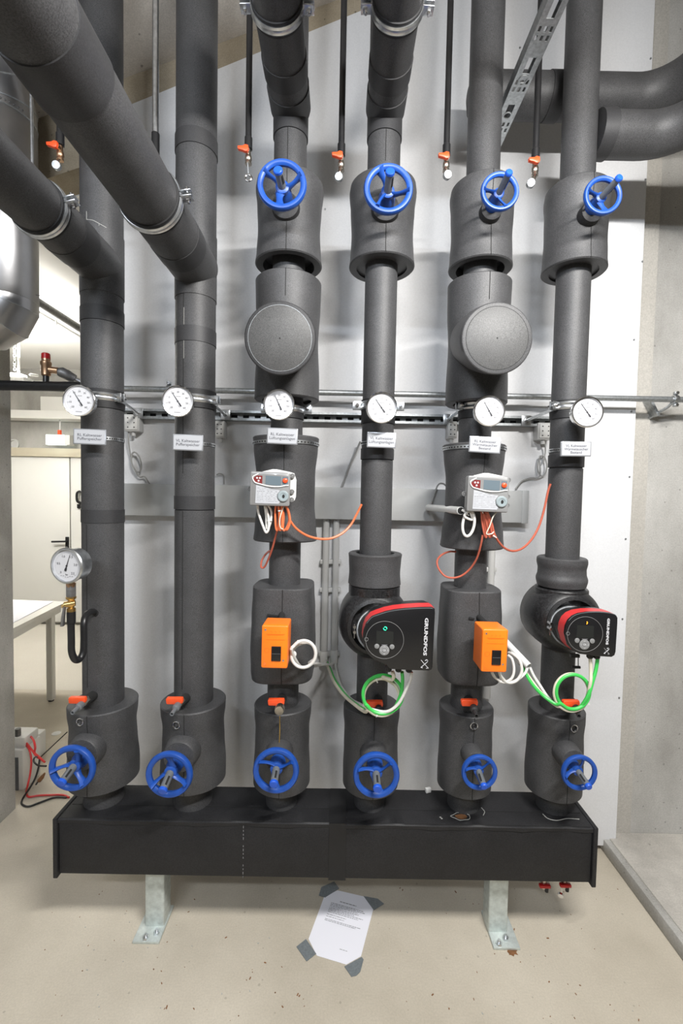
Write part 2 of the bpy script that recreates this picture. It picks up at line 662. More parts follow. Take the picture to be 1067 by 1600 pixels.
# floor joint in the next room
b = BM()
tube(b, [PF(30, 1215, 0.0), PF(105, 1144, 0.0)], 0.004, 6)
struct('trim_3', b, M['seam'])

# far door
YD = 5.46
da, db = P(-30, 715, YD), P(113, 715, YD)
zt = db.z
b = BM()
box(b, ((da.x + db.x) / 2, YD - 0.03, zt / 2 + 0.02), (db.x - da.x - 0.01, 0.05, zt - 0.04), bev=0.004)
door = struct('door_1', b, M['door'])
b = BM()
box(b, (db.x + 0.31, YD - 0.03, zt / 2 + 0.02), (0.6, 0.05, zt - 0.04), bev=0.004)
struct('fixed_leaf', b, M['door'], door)
b = BM()
box(b, ((da.x + db.x) / 2 + 0.3, YD - 0.045, zt + 0.05), (db.x - da.x + 0.7, 0.09, 0.1), bev=0.004)
struct('trim_4', b, M['door_trim'])
b = BM()
hp = P(105, 848, YD - 0.06)
box(b, hp + Vector((0, 0, -0.01)), (0.04, 0.012, 0.16), bev=0.003)
hd = struct('door_plate', b, M['dark'], door)
b = BM()
tube(b, [hp + Vector((0, 0, 0.02)), hp + Vector((0, -0.05, 0.02)), hp + Vector((-0.03, -0.055, 0.02)), hp + Vector((-0.15, -0.055, 0.015))], 0.011, 8)
struct('door_handle', b, M['dark'], hd)
b = BM()
cyl(b, hp + Vector((0, -0.008, -0.055)), hp + Vector((0, -0.012, -0.055)), 0.012, 12)
struct('lock', b, M['steel'], hd)
hp = P(122, 785, YD - 0.06)
b = BM()
tube(b, smooth_path(pts([(125, 768, YD - 0.07), (121, 770, YD - 0.1), (120, 776, YD - 0.1), (121, 783, YD - 0.1), (126, 786, YD - 0.07)]), 4), 0.016, 8)
box(b, P(124, 791, YD - 0.06), (0.04, 0.03, 0.05))
struct('pull_handle', b, M['dark'], door)

# ------------------------------------------------------------------ manifold box on its two legs
HX0, HX1, HY0, HY1, HZ0, HZ1 = -1.004, 0.943, 1.585, 1.775, 0.262, 0.471
hdr = thing('manifold_box', 'long black foam-clad manifold box carrying all six pipes', 'manifold', (-0.03, 1.68, HZ0))
b = BM()
box(b, ((HX0 + HX1) / 2, HY0 + 0.009, (HZ0 + HZ1) / 2 - 0.004), (HX1 - HX0 - 0.03, 0.018, HZ1 - HZ0 - 0.018), bev=0.002)
obj('front_panel', b, M['sheet'], hdr)
b = BM()
box(b, ((HX0 + HX1) / 2, HY1 - 0.009, (HZ0 + HZ1) / 2 - 0.004), (HX1 - HX0 - 0.03, 0.018, HZ1 - HZ0 - 0.018), bev=0.002)
obj('rear_panel', b, M['sheet'], hdr)
b = BM()
box(b, ((HX0 + HX1) / 2, (HY0 + HY1) / 2, HZ0 + 0.02), (HX1 - HX0 - 0.03, HY1 - HY0 - 0.04, 0.018))
obj('bottom_panel', b, M['sheet'], hdr)
b = BM()
# top sheet with a slightly wavy front edge that laps over the front panel
n = 60
rings = []
for i in range(n + 1):
    x = HX0 + 0.012 + (HX1 - HX0 - 0.024) * i / n
    w = 0.003 * math.sin(i * 0.7) + 0.002 * math.sin(i * 1.9)
    rings.append([Vector((x, HY0 - 0.002 + w * 0.3, HZ1 - 0.016 + w * 0.5)), Vector((x, HY1 + 0.002, HZ1 - 0.016)),
                  Vector((x, HY1 + 0.002, HZ1)), Vector((x, HY0 + 0.004, HZ1 + w * 0.2)), Vector((x, HY0 - 0.002 + w * 0.3, HZ1 - 0.004))])
loft(b, rings)
obj('top_panel', b, M['sheet'], hdr)
for x, s in ((HX0, -1), (HX1, 1)):
    b = BM()
    box(b, (x - s * 0.004, (HY0 + HY1) / 2, (HZ0 + HZ1) / 2 - 0.003), (0.016, HY1 - HY0 + 0.014, HZ1 - HZ0 + 0.012), bev=0.003)
    obj('end_panel', b, M['sheet'], hdr)
b = BM()
xt = P(527, 1330, HY0).x
box(b, (xt, HY0 - 0.0008, (HZ0 + HZ1) / 2), (0.062, 0.003, HZ1 - HZ0 + 0.003))
box(b, (xt, (HY0 + HY1) / 2, HZ1 + 0.0008), (0.062, HY1 - HY0, 0.003))
obj('tape_band', b, M['sheet_tape'], hdr)
b = BM()
box(b, ((HX0 + HX1) / 2, HY0 + 0.004, HZ1 + 0.0006), (HX1 - HX0 - 0.04, 0.0012, 0.0008))
box(b, ((HX0 + HX1) / 2, HY0 + 0.075, HZ1 + 0.0006), (HX1 - HX0 - 0.04, 0.0014, 0.0012))
obj('seam', b, M['seam'], hdr)
# printed metre marks on the sheet, white glue remains, rust spot
b = BM()
for k in range(14):
    z = P(380, 1292 + k * 6, HY0).z
    if k not in (4, 9):
        box(b, (P(380, 1330, HY0).x, HY0 - 0.0006, z), (0.0022, 0.001, 0.006 if k % 3 else 0.009))
obj('printed_marks', b, M['greyink'], hdr, smooth=0, kind='stuff')
b = BM()
rg = random.Random(3)
cpt = PF(720, 1276, HZ1)
ang = [(0.021 + 0.008 * rg.random()) for _ in range(14)]
tube(b, smooth_path([cpt + Vector((ang[i] * 1.4 * math.cos(i / 14 * 6.28), ang[i] * 0.75 * math.sin(i / 14 * 6.28), 0.0016)) for i in range(14)], 2, True), 0.0012, 5, closed=True)
tube(b, smooth_path([PF(848, 1272, HZ1 + .001), PF(856, 1279, HZ1 + .001), PF(870, 1282, HZ1 + .001), PF(886, 1279, HZ1 + .001), PF(905, 1280, HZ1 + .001)], 4), 0.0016, 5)
tube(b, smooth_path([PF(752, 1262, HZ1 + .001), PF(757, 1268, HZ1 + .001), PF(755, 1274, HZ1 + .001)], 4), 0.0012, 5)
for q in ((688, 1277), (690, 1279), (876, 1272), (533, 1278), (540, 1277)):
    box(b, PF(q[0], q[1], HZ1 + 0.001), (0.006, 0.004, 0.0015))
obj('glue_residue', b, M['glue'], hdr, label='white glue residue')
b = BM()
prism(b, [(0.022 * (0.8 + 0.4 * rg.random()) * math.cos(i / 9 * 6.28), 0.012 * (0.8 + 0.4 * rg.random()) * math.sin(i / 9 * 6.28)) for i in range(9)],
      0, 0.0012, Matrix.Translation(cpt))
obj('rust_spot', b, M['rust'], hdr, label='brown rust spot')

for k, (x, nm) in enumerate(((-0.672, 'left'), (0.625, 'right'))):
    lg = thing('support_leg', 'galvanised square steel leg under the %s end of the black box' % nm, 'support', (x, 1.69, 0), 'legs under the manifold box')
    b = BM()
    y0, y1 = 1.645, 1.725
    def sq(h, z, c=0.006):
        o = []
        for cx, cy, a0 in ((h - c, h - c, 0), (-h + c, h - c, 90), (-h + c, -h + c, 180), (h - c, -h + c, 270)):
            for q in range(4):
                a = R(a0 + 30 * q)
                o.append(Vector((x + cx + c * math.cos(a), (y0 + y1) / 2 + cy + c * math.sin(a), z)))
        return o
    loft(b, [sq(0.031, 0.27, 0.002), sq(0.031, 0.011, 0.002), sq(0.036, 0.010), sq(0.036, 0.272)], False, False, True)
    obj('post', b, M['zincleg'], lg)
    b = BM()
    box(b, (x - 0.008 + 0.022 * k, 1.665, 0.005), (0.098, 0.15, 0.010), bev=0.002)
    obj('base_plate', b, M['zincleg'], lg)
    for dx, dy in ((-0.012, 1.602), (0.02, 1.622)):
        b = BM()
        lathe(b, [(0.011, 0), (0.011, 0.009)], Matrix.Translation((x + dx, dy, 0.010)), 6)
        cyl(b, (x + dx, dy, 0.019), (x + dx, dy, 0.028), 0.005, 8)
        obj('anchor_bolt', b, M['steel'], lg)
    b = BM()
    s = 1 if k == 0 else -1
    q = Vector((x + 0.0375, 1.685, 0.222))
    lathe(b, [(0.009, 0), (0.009, 0.008)], frame(q, (1, 0, 0)), 6)
    cyl(b, q, q + Vector((0.02, 0, 0)), 0.004, 8)
    obj('bolt', b, M['brass'] if k == 0 else M['steel'], lg)

# two small drain cocks under the right end of the box
for q, lab in (((851, 1385), 'left of the pair'), ((883, 1384), 'right of the pair with a dangling cap')):
    p = P(q[0], q[1], 1.66)
    t = thing('drain_cock', 'small red-handled cock under the black box, ' + lab, 'valve', p, 'cocks under the manifold box')
    b = BM()
    cyl(b, Vector((p.x, p.y + 0.01, HZ0 + 0.022)), p + Vector((0, 0.01, -0.012)), 0.011, 12)
    obj('body', b, M['nickel'], t)
    b = BM()
    box(b, p + Vector((0, 0, 0.003)), (0.042, 0.016, 0.012), bev=0.003)
    obj('lever', b, M['red'], t)
    b = BM()
    cyl(b, p + Vector((0.008, 0.004, -0.004)), p + Vector((0.008, 0.0, -0.022)), 0.009, 12, 0.006)
    obj('spout', b, M['matte'], t)
    if q[0] > 870:
        b = BM()
        tube(b, [p + Vector((-0.012, 0, -0.005)), p + Vector((-0.016, -0.004, -0.025))], 0.0015, 5)
        lathe(b, [(0.006, 0), (0.010, 0.001), (0.010, 0.009), (0.006, 0.01)], frame(p + Vector((-0.016, 0, -0.032)), (-0.5, -1, -0.3)), 14)
        obj('cap', b, M['chrome'], t)

# ------------------------------------------------------------------ risers


def shell(bm, X, prof, Y=YP, seg=72, sq=2.0, wob=0.0, ph=0.0, rin=0.055, recess0=0.0, recess1=0.0, dx=None):
    """soft sleeve round a riser: prof = [(z, r)...]; rounded rims; hollow down to rin"""
    z0, z1 = prof[0][0], prof[-1][0]
    n = 22
    rings = []

    def rr(z, th):
        r = lerp_tab(prof, z)
        t = (z - z0) / (z1 - z0)
        if sq != 2.0:
            c, s = abs(math.cos(th)), abs(math.sin(th))
            k = (c ** sq + s ** sq) ** (-1.0 / sq)
            r *= k
        return r * (1 + wob * (math.sin(2 * th + 5 * t + ph) * 0.6 + math.sin(3 * th - 4 * t + ph * 2) * 0.4))

    def rg(z, off):
        out = []
        for i in range(seg):
            th = 2 * math.pi * i / seg
            r = rr(z, th) + off
            dz = wob * 0.25 * math.sin(th * 2 + ph + z * 9)
            ddx = dx(z) if dx else 0.0
            out.append(Vector((X + ddx + r * math.cos(th), Y + r * math.sin(th), z + dz * 0.12)))
        return out

    def ci(z, r):
        return [Vector((X + r * math.cos(2 * math.pi * i / seg), Y + r * math.sin(2 * math.pi * i / seg), z)) for i in range(seg)]
    e = 0.004
    if recess0:
        rings.append(ci(z0 + recess0, rin))
        rings.append(rg(z0 + recess0, -0.026))
        rings.append(rg(z0, -0.028))
    else:
        rings.append(ci(z0, rin))
    rings.append(rg(z0, -e))
    rings.append(rg(z0 + e, 0))
    for i in range(1, n):
        z = z0 + (z1 - z0) * i / n
        rings.append(rg(z, 0))
    rings.append(rg(z1 - e, 0))
    rings.append(rg(z1, -e))
    if recess1:
        rings.append(rg(z1, -0.028))
        rings.append(rg(z1 - recess1, -0.030))
        rings.append(ci(z1 - recess1, rin))
    else:
        rings.append(ci(z1, rin))
    loft(bm, rings, True, True)
    return rr


def seam_line(parent, X, prof, th, Y=YP, rr=None, z0=None, z1=None, mat='seam', r=0.0013, off=0.0):
    z0 = prof[0][0] + 0.002 if z0 is None else z0
    z1 = prof[-1][0] - 0.002 if z1 is None else z1
    b = BM()
    p = []
    for i in range(25):
        z = z0 + (z1 - z0) * i / 24
        q = rr(z, th) if rr else lerp_tab(prof, z)
        q += off
        p.append(Vector((X + q * math.cos(th), Y + q * math.sin(th), z)))
    tube(b, p, r, 5)
    return obj('seam' if mat == 'seam' else 'glue_line', b, M[mat], parent)


FRONT = -math.pi / 2


def zP(px, py, Y):
    return P(px, py, Y).z


def riser(i, label, segs):
    t = thing('insulated_riser_pipe', label, 'pipe', (PX[i], YP, HZ1), 'vertical insulated pipes on the manifold')
    r = RB if i < 2 else RS
    for k, (z0, z1) in enumerate(segs):
        b = BM()
        lathe(b, [(r - 0.004, z0), (r, z0 + 0.003), (r, z1 - 0.003), (r - 0.004, z1)], Matrix.Translation((PX[i], YP, 0)), 56)
        obj('pipe_insulation', b, M['foam'], t)
    return t


def band(t, i, z0, z1, mat='tape', r=None, dr=0.0022, name='tape_band', axis=None, R0=None):
    r = RB if i < 2 else RS
    if R0:
        r = R0
    b = BM()
    Mx = Matrix.Translation((PX[i], YP, 0)) if axis is None else axis
    lathe(b, [(r - 0.006, z0), (r + dr, z0 + 0.0008), (r + dr, z1 - 0.0008), (r - 0.006, z1)], Mx, 56)
    return obj(name, b, M[mat], t)


TOPZ = [slope_z(x) + 0.02 for x in PX]
RJ = [0.122, 0.122, 0.1175, 0.1165, 0.111, 0.108]
# heights shared by the four slim risers
VT0, VT1 = zP(590, 393, 1.58), zP(600, 256, 1.58)      # top valve jackets
r1 = riser(0, 'leftmost thick grey riser with the U-bent pressure gauge pipe', [(HZ1 - 0.005, zP(160, 497, 1.63)), (zP(160, 497, 1.63), TOPZ[0])])
r2 = riser(1, 'second thick riser from left, ahead of the white wall', [(HZ1 - 0.005, zP(305, 797, 1.63)), (zP(305, 797, 1.63), zP(305, 523, 1.63)), (zP(305, 523, 1.63), TOPZ[1])])
r3 = riser(2, 'slim riser with left strainer, left energy meter and left orange actuator', [(HZ1 - 0.005, 1.2), (1.2, 2.1), (2.1, TOPZ[2])])
r4 = riser(3, 'slim riser running down into the left black circulation pump', [(HZ1 - 0.005, 1.2), (1.2, zP(590, 717, 1.64)), (zP(590, 717, 1.64), TOPZ[3])])
r5 = riser(4, 'slim riser with right strainer, right energy meter and right orange actuator', [(HZ1 - 0.005, 1.2), (1.2, 2.1), (2.1, TOPZ[4])])
r6 = riser(5, 'rightmost slim riser running down into the right circulation pump', [(HZ1 - 0.005, 1.2), (1.2, zP(885, 730, 1.64)), (zP(885, 730, 1.64), TOPZ[5])])
band(r1, 0, zP(160, 498, 1.63), zP(160, 474, 1.63))
band(r1, 0, zP(160, 818, 1.63), zP(160, 797, 1.63))
band(r1, 0, zP(160, 636, 1.63), zP(160, 606, 1.63), 'sheet_tape', dr=0.004, name='rubber_band')
band(r2, 1, zP(305, 797, 1.63), zP(305, 775, 1.63))
band(r2, 1, zP(305, 532, 1.63), zP(305, 507, 1.63))
band(r2, 1, zP(308, 222, 1.63), zP(308, 196, 1.63), dr=0.003)
band(r2, 1, zP(305, 636, 1.63), zP(305, 606, 1.63), 'sheet_tape', dr=0.004, name='rubber_band')
band(r4, 3, zP(590, 717, 1.64), zP(590, 699, 1.64), dr=0.003)
band(r4, 3, zP(590, 660, 1.64), zP(590, 640, 1.64), 'sheet_tape', dr=0.004, name='rubber_band')
band(r6, 5, zP(885, 729, 1.64), zP(885, 709, 1.64), dr=0.003)
band(r6, 5, zP(885, 652, 1.64), zP(885, 628, 1.64), 'sheet_tape', dr=0.004, name='rubber_band')
band(r3, 2, zP(447, 652, 1.64), zP(447, 628, 1.64), 'sheet_tape', dr=0.004, name='rubber_band')
band(r5, 4, zP(743, 652, 1.64), zP(743, 626, 1.64), 'sheet_tape', dr=0.004, name='rubber_band')
for t, i, th, za, zb in ((r1, 0, FRONT - 0.35, 0.93, zP(160, 820, 1.63)), (r2, 1, FRONT - 0.30, 0.93, zP(305, 799, 1.63)),
                         (r2, 1, FRONT - 0.30, zP(305, 740, 1.63), zP(305, 430, 1.63)), (r3, 2, FRONT - 0.05, 2.82, 3.0),
                         (r4, 3, FRONT + 0.02, 2.82, 3.0)):
    rad = RB if i < 2 else RS
    seam_line(t, PX[i], [(za, rad), (zb, rad)], th, z0=za, z1=zb)
for t, i, th, za, zb in ((r1, 0, FRONT + 0.35, zP(165, 352, 1.63), zP(165, 350, 1.63)), (r2, 1, FRONT - 0.28, zP(297, 560, 1.63), zP(297, 480, 1.63)),
                         (r1, 0, FRONT - 0.25, zP(145, 345, 1.63), zP(145, 330, 1.63))):
    seam_line(t, PX[i], [(za, RB), (zb, RB)], th, z0=za, z1=zb, mat='glue', r=0.0007, off=0.0004)
b = BM()
tube(b, smooth_path([Vector((PX[0] + RB * math.cos(a), YP + RB * math.sin(a), zP(165, y, 1.63))) for a, y in ((-1.85, 343), (-1.5, 345), (-1.2, 349), (-0.9, 352))], 4), 0.0011, 5)
obj('glue_line', b, M['glue'], r1, label='white glue line')


# horizontal branches
def branch(t, i, z, r, yend, mat='foam', collar=None, tabs=()):
    X = PX[i]
    b = BM()
    lathe(b, [(r, 0), (r, YP - yend)], frame((X, YP, z), (0, -1, 0)), 56)
    obj('branch_insulation', b, M[mat], t)
    for y0, y1, dr in tabs:
        b = BM()
        lathe(b, [(r - 0.005, 0), (r + dr, 0.001), (r + dr, y1 - y0 - 0.001), (r - 0.005, y1 - y0)], frame((X, y1, z), (0, -1, 0)), 56)
        obj('tape_band', b, M['tape'], t)


ZA = 2.463
branch(r1, 0, ZA, 0.075, -0.9, tabs=((1.46, 1.545, 0.002),))
branch(r2, 1, ZA, 0.0803, -0.9, tabs=((0.815, 0.935, 0.003), (1.47, 1.55, 0.002)))
ZB = 3.03
branch(r3, 2, ZB, 0.0685, -0.6, tabs=((1.49, 1.555, 0.003), (1.6, 1.69, 0.003)))
branch(r4, 3, ZB, 0.0665, -0.6, tabs=((1.49, 1.555, 0.003), (1.6, 1.69, 0.003)))
for t, i, rr_ in ((r1, 0, 0.078), (r2, 1, 0.083), (r3, 2, 0.072), (r4, 3, 0.070)):
    z = ZA if i < 2 else ZB
    rad = RB if i < 2 else RS
    # mitred saddle where the branch meets the riser
    b = BM()
    dr_ = 0.0025 if i < 2 else 0.004
    lathe(b, [(rad - 0.002, z - rr_ - 0.032), (rad + dr_, z - rr_ - 0.031), (rad + dr_, z + rr_ + 0.031), (rad - 0.002, z + rr_ + 0.032)],
          Matrix.Translation((PX[i], YP, 0)), 56)
    obj('tee_wrap', b, M['tape'] if i > 1 else M['foam'], t)


def elbow_run(t, X0, Y0, z, xs, Rb, r, name='branch_insulation', yend=0.4, back=False):
    """from (X0,Y0) along +X to xs, bend of radius Rb, then towards the viewer"""
    p = []
    if back:
        p += [Vector((X0 - 0.0, Y0, z))]
    else:
        p += [Vector((X0, Y0, z))]
    p.append(Vector((xs, Y0, z)))
    for k in range(1, 13):
        a = math.pi / 2 * k / 12
        p.append(Vector((xs + Rb * math.sin(a), Y0 - Rb + Rb * math.cos(a), z)))
    p.append(Vector((xs + Rb, yend, z)))
    b = BM()
    tube(b, p, r, 40)
    return obj(name, b, M['foam'], t)


z5 = P(850, 151.5, 1.845).z
elbow_run(r5, PX[4] + 0.06, 1.845, z5, 1.10, 0.17, 0.0765, yend=0.5)
b = BM()
lathe(b, [(0.03, -0.0), (0.066, 0.012), (0.0765, 0.045), (0.0765, 0.09)], frame((P(732, 123, 1.845).x, 1.845, z5), (1, 0, 0)), 40)
cyl(b, (PX[4], YP + 0.02, z5), (PX[4] + 0.02, 1.84, z5), 0.045, 40)
obj('tee_wrap', b, M['foam'], r5)
b = BM()
lathe(b, [(0.07, 0), (0.0795, 0.001), (0.0795, 0.055), (0.07, 0.056)], frame((0.75 + 0.02, 1.845, z5), (1, 0, 0)), 40)
obj('tape_band', b, M['tape'], r5)
b = BM()
lathe(b, [(0.07, 0), (0.080, 0.001), (0.080, 0.06), (0.07, 0.061)], frame((1.27, 1.63, z5), (0, -1, 0)), 40)
obj('tape_band', b, M['tape'], r5)
z6 = P(960, 211.5, YP).z
elbow_run(r6, PX[5] + 0.056, YP, z6, 1.06, 0.16, 0.0725, yend=0.5)
b = BM()
lathe(b, [(0.07, 0), (0.076, 0.001), (0.078, 0.05), (0.07, 0.051)], frame((PX[5] + 0.0555, YP, z6), (1, 0, 0)), 40)
obj('tape_band', b, M['tape'], r6)

# ------------------------------------------------------------------ pipe clamps
def clamp(loc, axis, r, label, lug_angles, group, xh=(1, 0, 0), w=1.0):
    t = thing('pipe_clamp', label, 'clamp', loc, group)
    Mx = frame(loc, axis, xh)
    b = BM()
    ring(b, Mx, r, [(0, -0.014 * w), (0.0025, -0.014 * w), (0.0055, -0.008 * w), (0.002, -0.002 * w), (0.002, 0.002 * w), (0.0055, 0.008 * w), (0.0025, 0.014 * w), (0, 0.014 * w)], 56)
    obj('band', b, M['steel'], t)
    b = BM()
    ring(b, Mx, r - 0.0035, [(0, -0.022), (0.004, -0.021), (0.004, 0.021), (0, 0.022)], 56)
    obj('rubber_lining', b, M['sheet_tape'], t)
    for a in lug_angles:
        d = Mx.to_3x3() @ Vector((math.cos(a), math.sin(a), 0))
        tn = Mx.to_3x3() @ Vector((-math.sin(a), math.cos(a), 0))
        ax = Mx.to_3x3() @ Vector((0, 0, 1))
        rot = Matrix((d, tn, ax)).transposed()
        c = Vector(loc) + d * (r + 0.016)
        b = BM()
        for s in (-1, 1):
            box(b, c + tn * s * 0.007, (0.032, 0.004, 0.030), rot, 0.0015)
        lg = obj('lug', b, M['steel'], t)
        b = BM()
        lathe(b, [(0.008, 0), (0.008, 0.006)], frame(c + d * 0.003 + tn * 0.009, tn), 6)
        lathe(b, [(0.008, 0), (0.008, 0.006)], frame(c + d * 0.003 - tn * 0.009, -tn), 6)
        cyl(b, c + d * 0.003 - tn * 0.022, c + d * 0.003 + tn * 0.022, 0.0042, 8)
        obj('bolt', b, M['chrome'], lg)
    return t


ZC = [zP(190, 619, 1.63), zP(330, 622, 1.63), zP(468, 637, 1.65), zP(620, 632, 1.65), zP(700, 632, 1.65), zP(866, 633, 1.65)]
gc = 'steel clamps behind the thermometers'
clamp((PX[0], YP, ZC[0]), (0, 0, 1), RB + 0.004, 'steel clamp around the leftmost riser, level with its thermometer', [-0.45, math.pi + 0.2], gc)
clamp((PX[1], YP, ZC[1]), (0, 0, 1), RB + 0.004, 'steel clamp around the second thick riser, lug at its right', [-0.4, math.pi + 0.2], gc)
clamp((PX[2], YP, ZC[2]), (0, 0, 1), RS + 0.004, 'steel clamp half hidden beneath the left strainer jacket', [-0.25, math.pi + 0.25], gc)
clamp((PX[3], YP, ZC[3]), (0, 0, 1), RS + 0.004, 'steel clamp with two visible ears on the left pump riser', [-0.15, math.pi + 0.15], gc)
clamp((PX[4], YP, ZC[4]), (0, 0, 1), RS + 0.004, 'steel clamp half hidden beneath the right strainer jacket', [-0.05, math.pi + 0.55], gc)
clamp((PX[5], YP, ZC[5]), (0, 0, 1), RS + 0.004, 'steel clamp on the rightmost riser, ear at its left', [-0.05, math.pi + 0.5], gc)
gb = 'steel clamps on the overhead branch pipes'
clamp((PX[0], 1.355, ZA), (0, -1, 0), 0.079, 'steel clamp around the lower left overhead branch pipe', [R(14)], gb, w=0.8)
clamp((PX[1], 1.305, ZA), (0, -1, 0), 0.0843, 'steel clamp around the thick diagonal branch pipe at upper left', [R(8)], gb, w=0.8)
clamp((PX[2], 1.345, ZB), (0, -1, 0), 0.0725, 'steel clamp at the top edge, left of the two', [R(-3), R(183)], gb, w=0.85)
clamp((PX[3], 1.34, ZB), (0, -1, 0), 0.0705, 'steel clamp at the top edge, right of the two', [R(-3), R(183)], gb, w=0.85)


# ------------------------------------------------------------------ gate valves
def handwheel_bm(Mx, r, seed):
    b = BM()
    hw, hd = r * 0.125, r * 0.13
    prof = [(r - 2 * hw, hd * 0.3), (r - hw * 1.6, hd * 0.8), (r - hw * 1.0, hd), (r - hw * 0.4, hd * 0.9), (r - hw * 0.05, hd * 0.4), (r, -hd * 0.3),
            (r - hw * 0.25, -hd * 1.0), (r - hw * 1.0, -hd * 1.25), (r - hw * 1.75, -hd * 0.9)]
    lathe(b, prof, Mx, 56, closed=True)
    lathe(b, [(r * 0.20, -r * 0.30), (r * 0.27, -r * 0.27), (r * 0.27, -r * 0.1), (r * 0.20, -r * 0.06)], Mx, 24)
    rg = random.Random(seed)
    a0 = rg.random() * 6.28 if isinstance(seed, int) else seed
    for k in range(3):
        a = a0 + k * 2 * math.pi / 3
        p = []
        rad = []
        for j in range(9):
            t = j / 8
            q = r * (0.22 + t * 0.66)
            aa = a + 0.28 * math.sin(t * math.pi * 0.5)
            p.append(Mx @ Vector((q * math.cos(aa), q * math.sin(aa), -r * 0.2 * (1 - t) ** 1.2)))
            rad.append(r * (0.19 - 0.07 * math.sin(t * math.pi) ** 0.8 + 0.07 * t ** 3))
        tube(b, p, rad, 8, flat=(0.45, 1.0))
    return b


def valve(i, where, label, z0, z1, zw, yw, yt, r_w, seed, prof, wob=0.012, sq=2.0, recess0=0.0, neck=True, tipoff=(0, 0), xw=0.0, mat='foam', slot=0.5):
    X = PX[i]
    t = thing('insulated_gate_valve', label, 'valve', (X, YP, z0), 'gate valves with blue handwheels in the %s row' % where)
    b = BM()
    rr = shell(b, X, prof, wob=wob, sq=sq, ph=i * 1.3, rin=(RB if i < 2 else RS) - 0.004, recess0=recess0)
    obj('insulation_jacket', b, M[mat], t)
    seam_line(t, X, prof, FRONT + 0.03, rr=rr)
    c = Vector((X + xw, yw, zw))
    tip = Vector((X + xw + tipoff[0], yt, zw + tipoff[1]))
    if neck:
        b = BM()
        k_ = 1.0 if i in (0, 1) else (0.92 if i == 5 else 0.76)
        lathe(b, [(r_w * 0.84 * k_, -0.02), (r_w * 0.82 * k_, 0.02), (r_w * 0.74 * k_, 0.068), (r_w * 0.68 * k_, 0.074), (r_w * 0.5 * k_, 0.074)], frame((X + xw * 0.5, 1.625, zw + (0.012 if i in (0, 1, 5) else 0.004)), (0, -1, 0)), 36)
        obj('neck_insulation', b, M[mat], t)
    else:
        b = BM()
        lathe(b, [(r_w * 0.62, -0.01), (r_w * 0.6, 0.03), (r_w * 0.56, 0.045), (r_w * 0.40, 0.05)], frame((X + xw * 0.5, 1.62, zw - 0.006), (0, -1, 0)), 32)
        obj('neck_insulation', b, M['foam_dark'], t)
    b = BM()
    lathe(b, [(r_w * 0.36, -0.075), (r_w * 0.34, -0.04), (r_w * 0.27, -0.028), (r_w * 0.24, -0.01)], FACE(c), 24)
    obj('bonnet', b, M['blue'], t)
    Mw = FACE(c)
    w = obj('handwheel', handwheel_bm(Mw, r_w, seed), M['blue'], t)
    b = BM()
    rs = r_w * 0.165
    cyl(b, c + Vector((0, 0.008, 0)), tip, rs, 20, rs * 0.96)
    st = obj('stem_cover', b, M['stem'], t)
    b = BM()
    d = (tip - c).normalized()
    side = Vector((slot, 0, 1 if zw < 1.6 else -0.6)).normalized()
    side = (side - d * side.dot(d)).normalized()
    rotm = Matrix((d, d.cross(side), side)).transposed()
    box(b, c.lerp(tip, 0.52) + side * rs * 0.93, ((tip - c).length * 0.55, rs * 0.5, rs * 0.2), rotm)
    obj('slot', b, M['seam'], st)
    b = BM()
    e = (tip - c).normalized()
    lathe(b, [(rs * 1.0, 0), (rs * 1.12, 0.001), (rs * 1.12, 0.008), (rs * 0.95, 0.0105), (rs * 0.3, 0.011)], frame(tip - e * 0.004, e), 20)
    obj('stem_cap', b, M['blue_cap'], st)
    return t


ZWB = [0.715, 0.712, 0.716, 0.716, 0.722, 0.724]
ZVB0 = 0.585
ZVB1 = 0.895
YWB = [1.495, 1.475, 1.50, 1.485, 1.50, 1.505]
XWB = [0.0, -0.008, 0.004, 0.004, -0.006, -0.008]
names_b = ['blue handwheel valve at the foot of the leftmost riser',
           'blue handwheel valve at the foot of the second thick riser',
           'blue handwheel valve at the foot, under the left orange actuator',
           'blue handwheel valve at the foot, under the left circulation pump',
           'small blue handwheel valve at the foot, under the right orange actuator',
           'small blue handwheel valve at the foot, under the right circulation pump']
seeds_b = [0.9, 1.35, 0.25, 0.45, 0.55, 1.0]
for i in range(6):
    r = [0.123, 0.119, 0.107, 0.106, 0.101, 0.102][i]
    z0 = [zP(160, 1247, 1.578), zP(303, 1247, 1.58), zP(445, 1250, 1.59), zP(585, 1252, 1.59), zP(725, 1251, 1.60), zP(866, 1257, 1.60)][i]
    z1 = [zP(160, 1119, 1.578), zP(303, 1117, 1.58), zP(445, 1119, 1.59), zP(585, 1121, 1.59), zP(725, 1121, 1.60), zP(866, 1124, 1.60)][i]
    H = z1 - z0
    rw = 0.078 if i < 4 else 0.061
    prof = [(z0, r), (z0 + H * 0.2, r * 1.005), (z0 + H * 0.5, r * 0.965), (z0 + H * 0.72, r * 0.945), (z0 + H * 0.9, r * 0.99), (z1, r * 0.995)]
    valve(i, 'lower', names_b[i], z0, z1, ZWB[i], YWB[i], YWB[i] - 0.05, rw, seeds_b[i], prof, wob=0.02, neck=True,
          tipoff=((-0.004, -0.016), (-0.002, -0.02), (0, -0.012), (0, -0.012), (0.0, -0.014), (0.004, -0.014))[i], xw=XWB[i], mat='foam', slot=(0.7, 0.6, 0.3, 0.1, -0.7, -0.8)[i])
ZWT = 2.628
names_t = [None, None, 'blue handwheel valve at the top of the left strainer riser',
           'blue handwheel valve at the top of the left pump riser',
           'small blue handwheel valve at the top of the right strainer riser',
           'small blue handwheel valve at the top of the rightmost riser']
seeds_t = [0, 0, 0.15, -0.35, -1.4, -1.6]
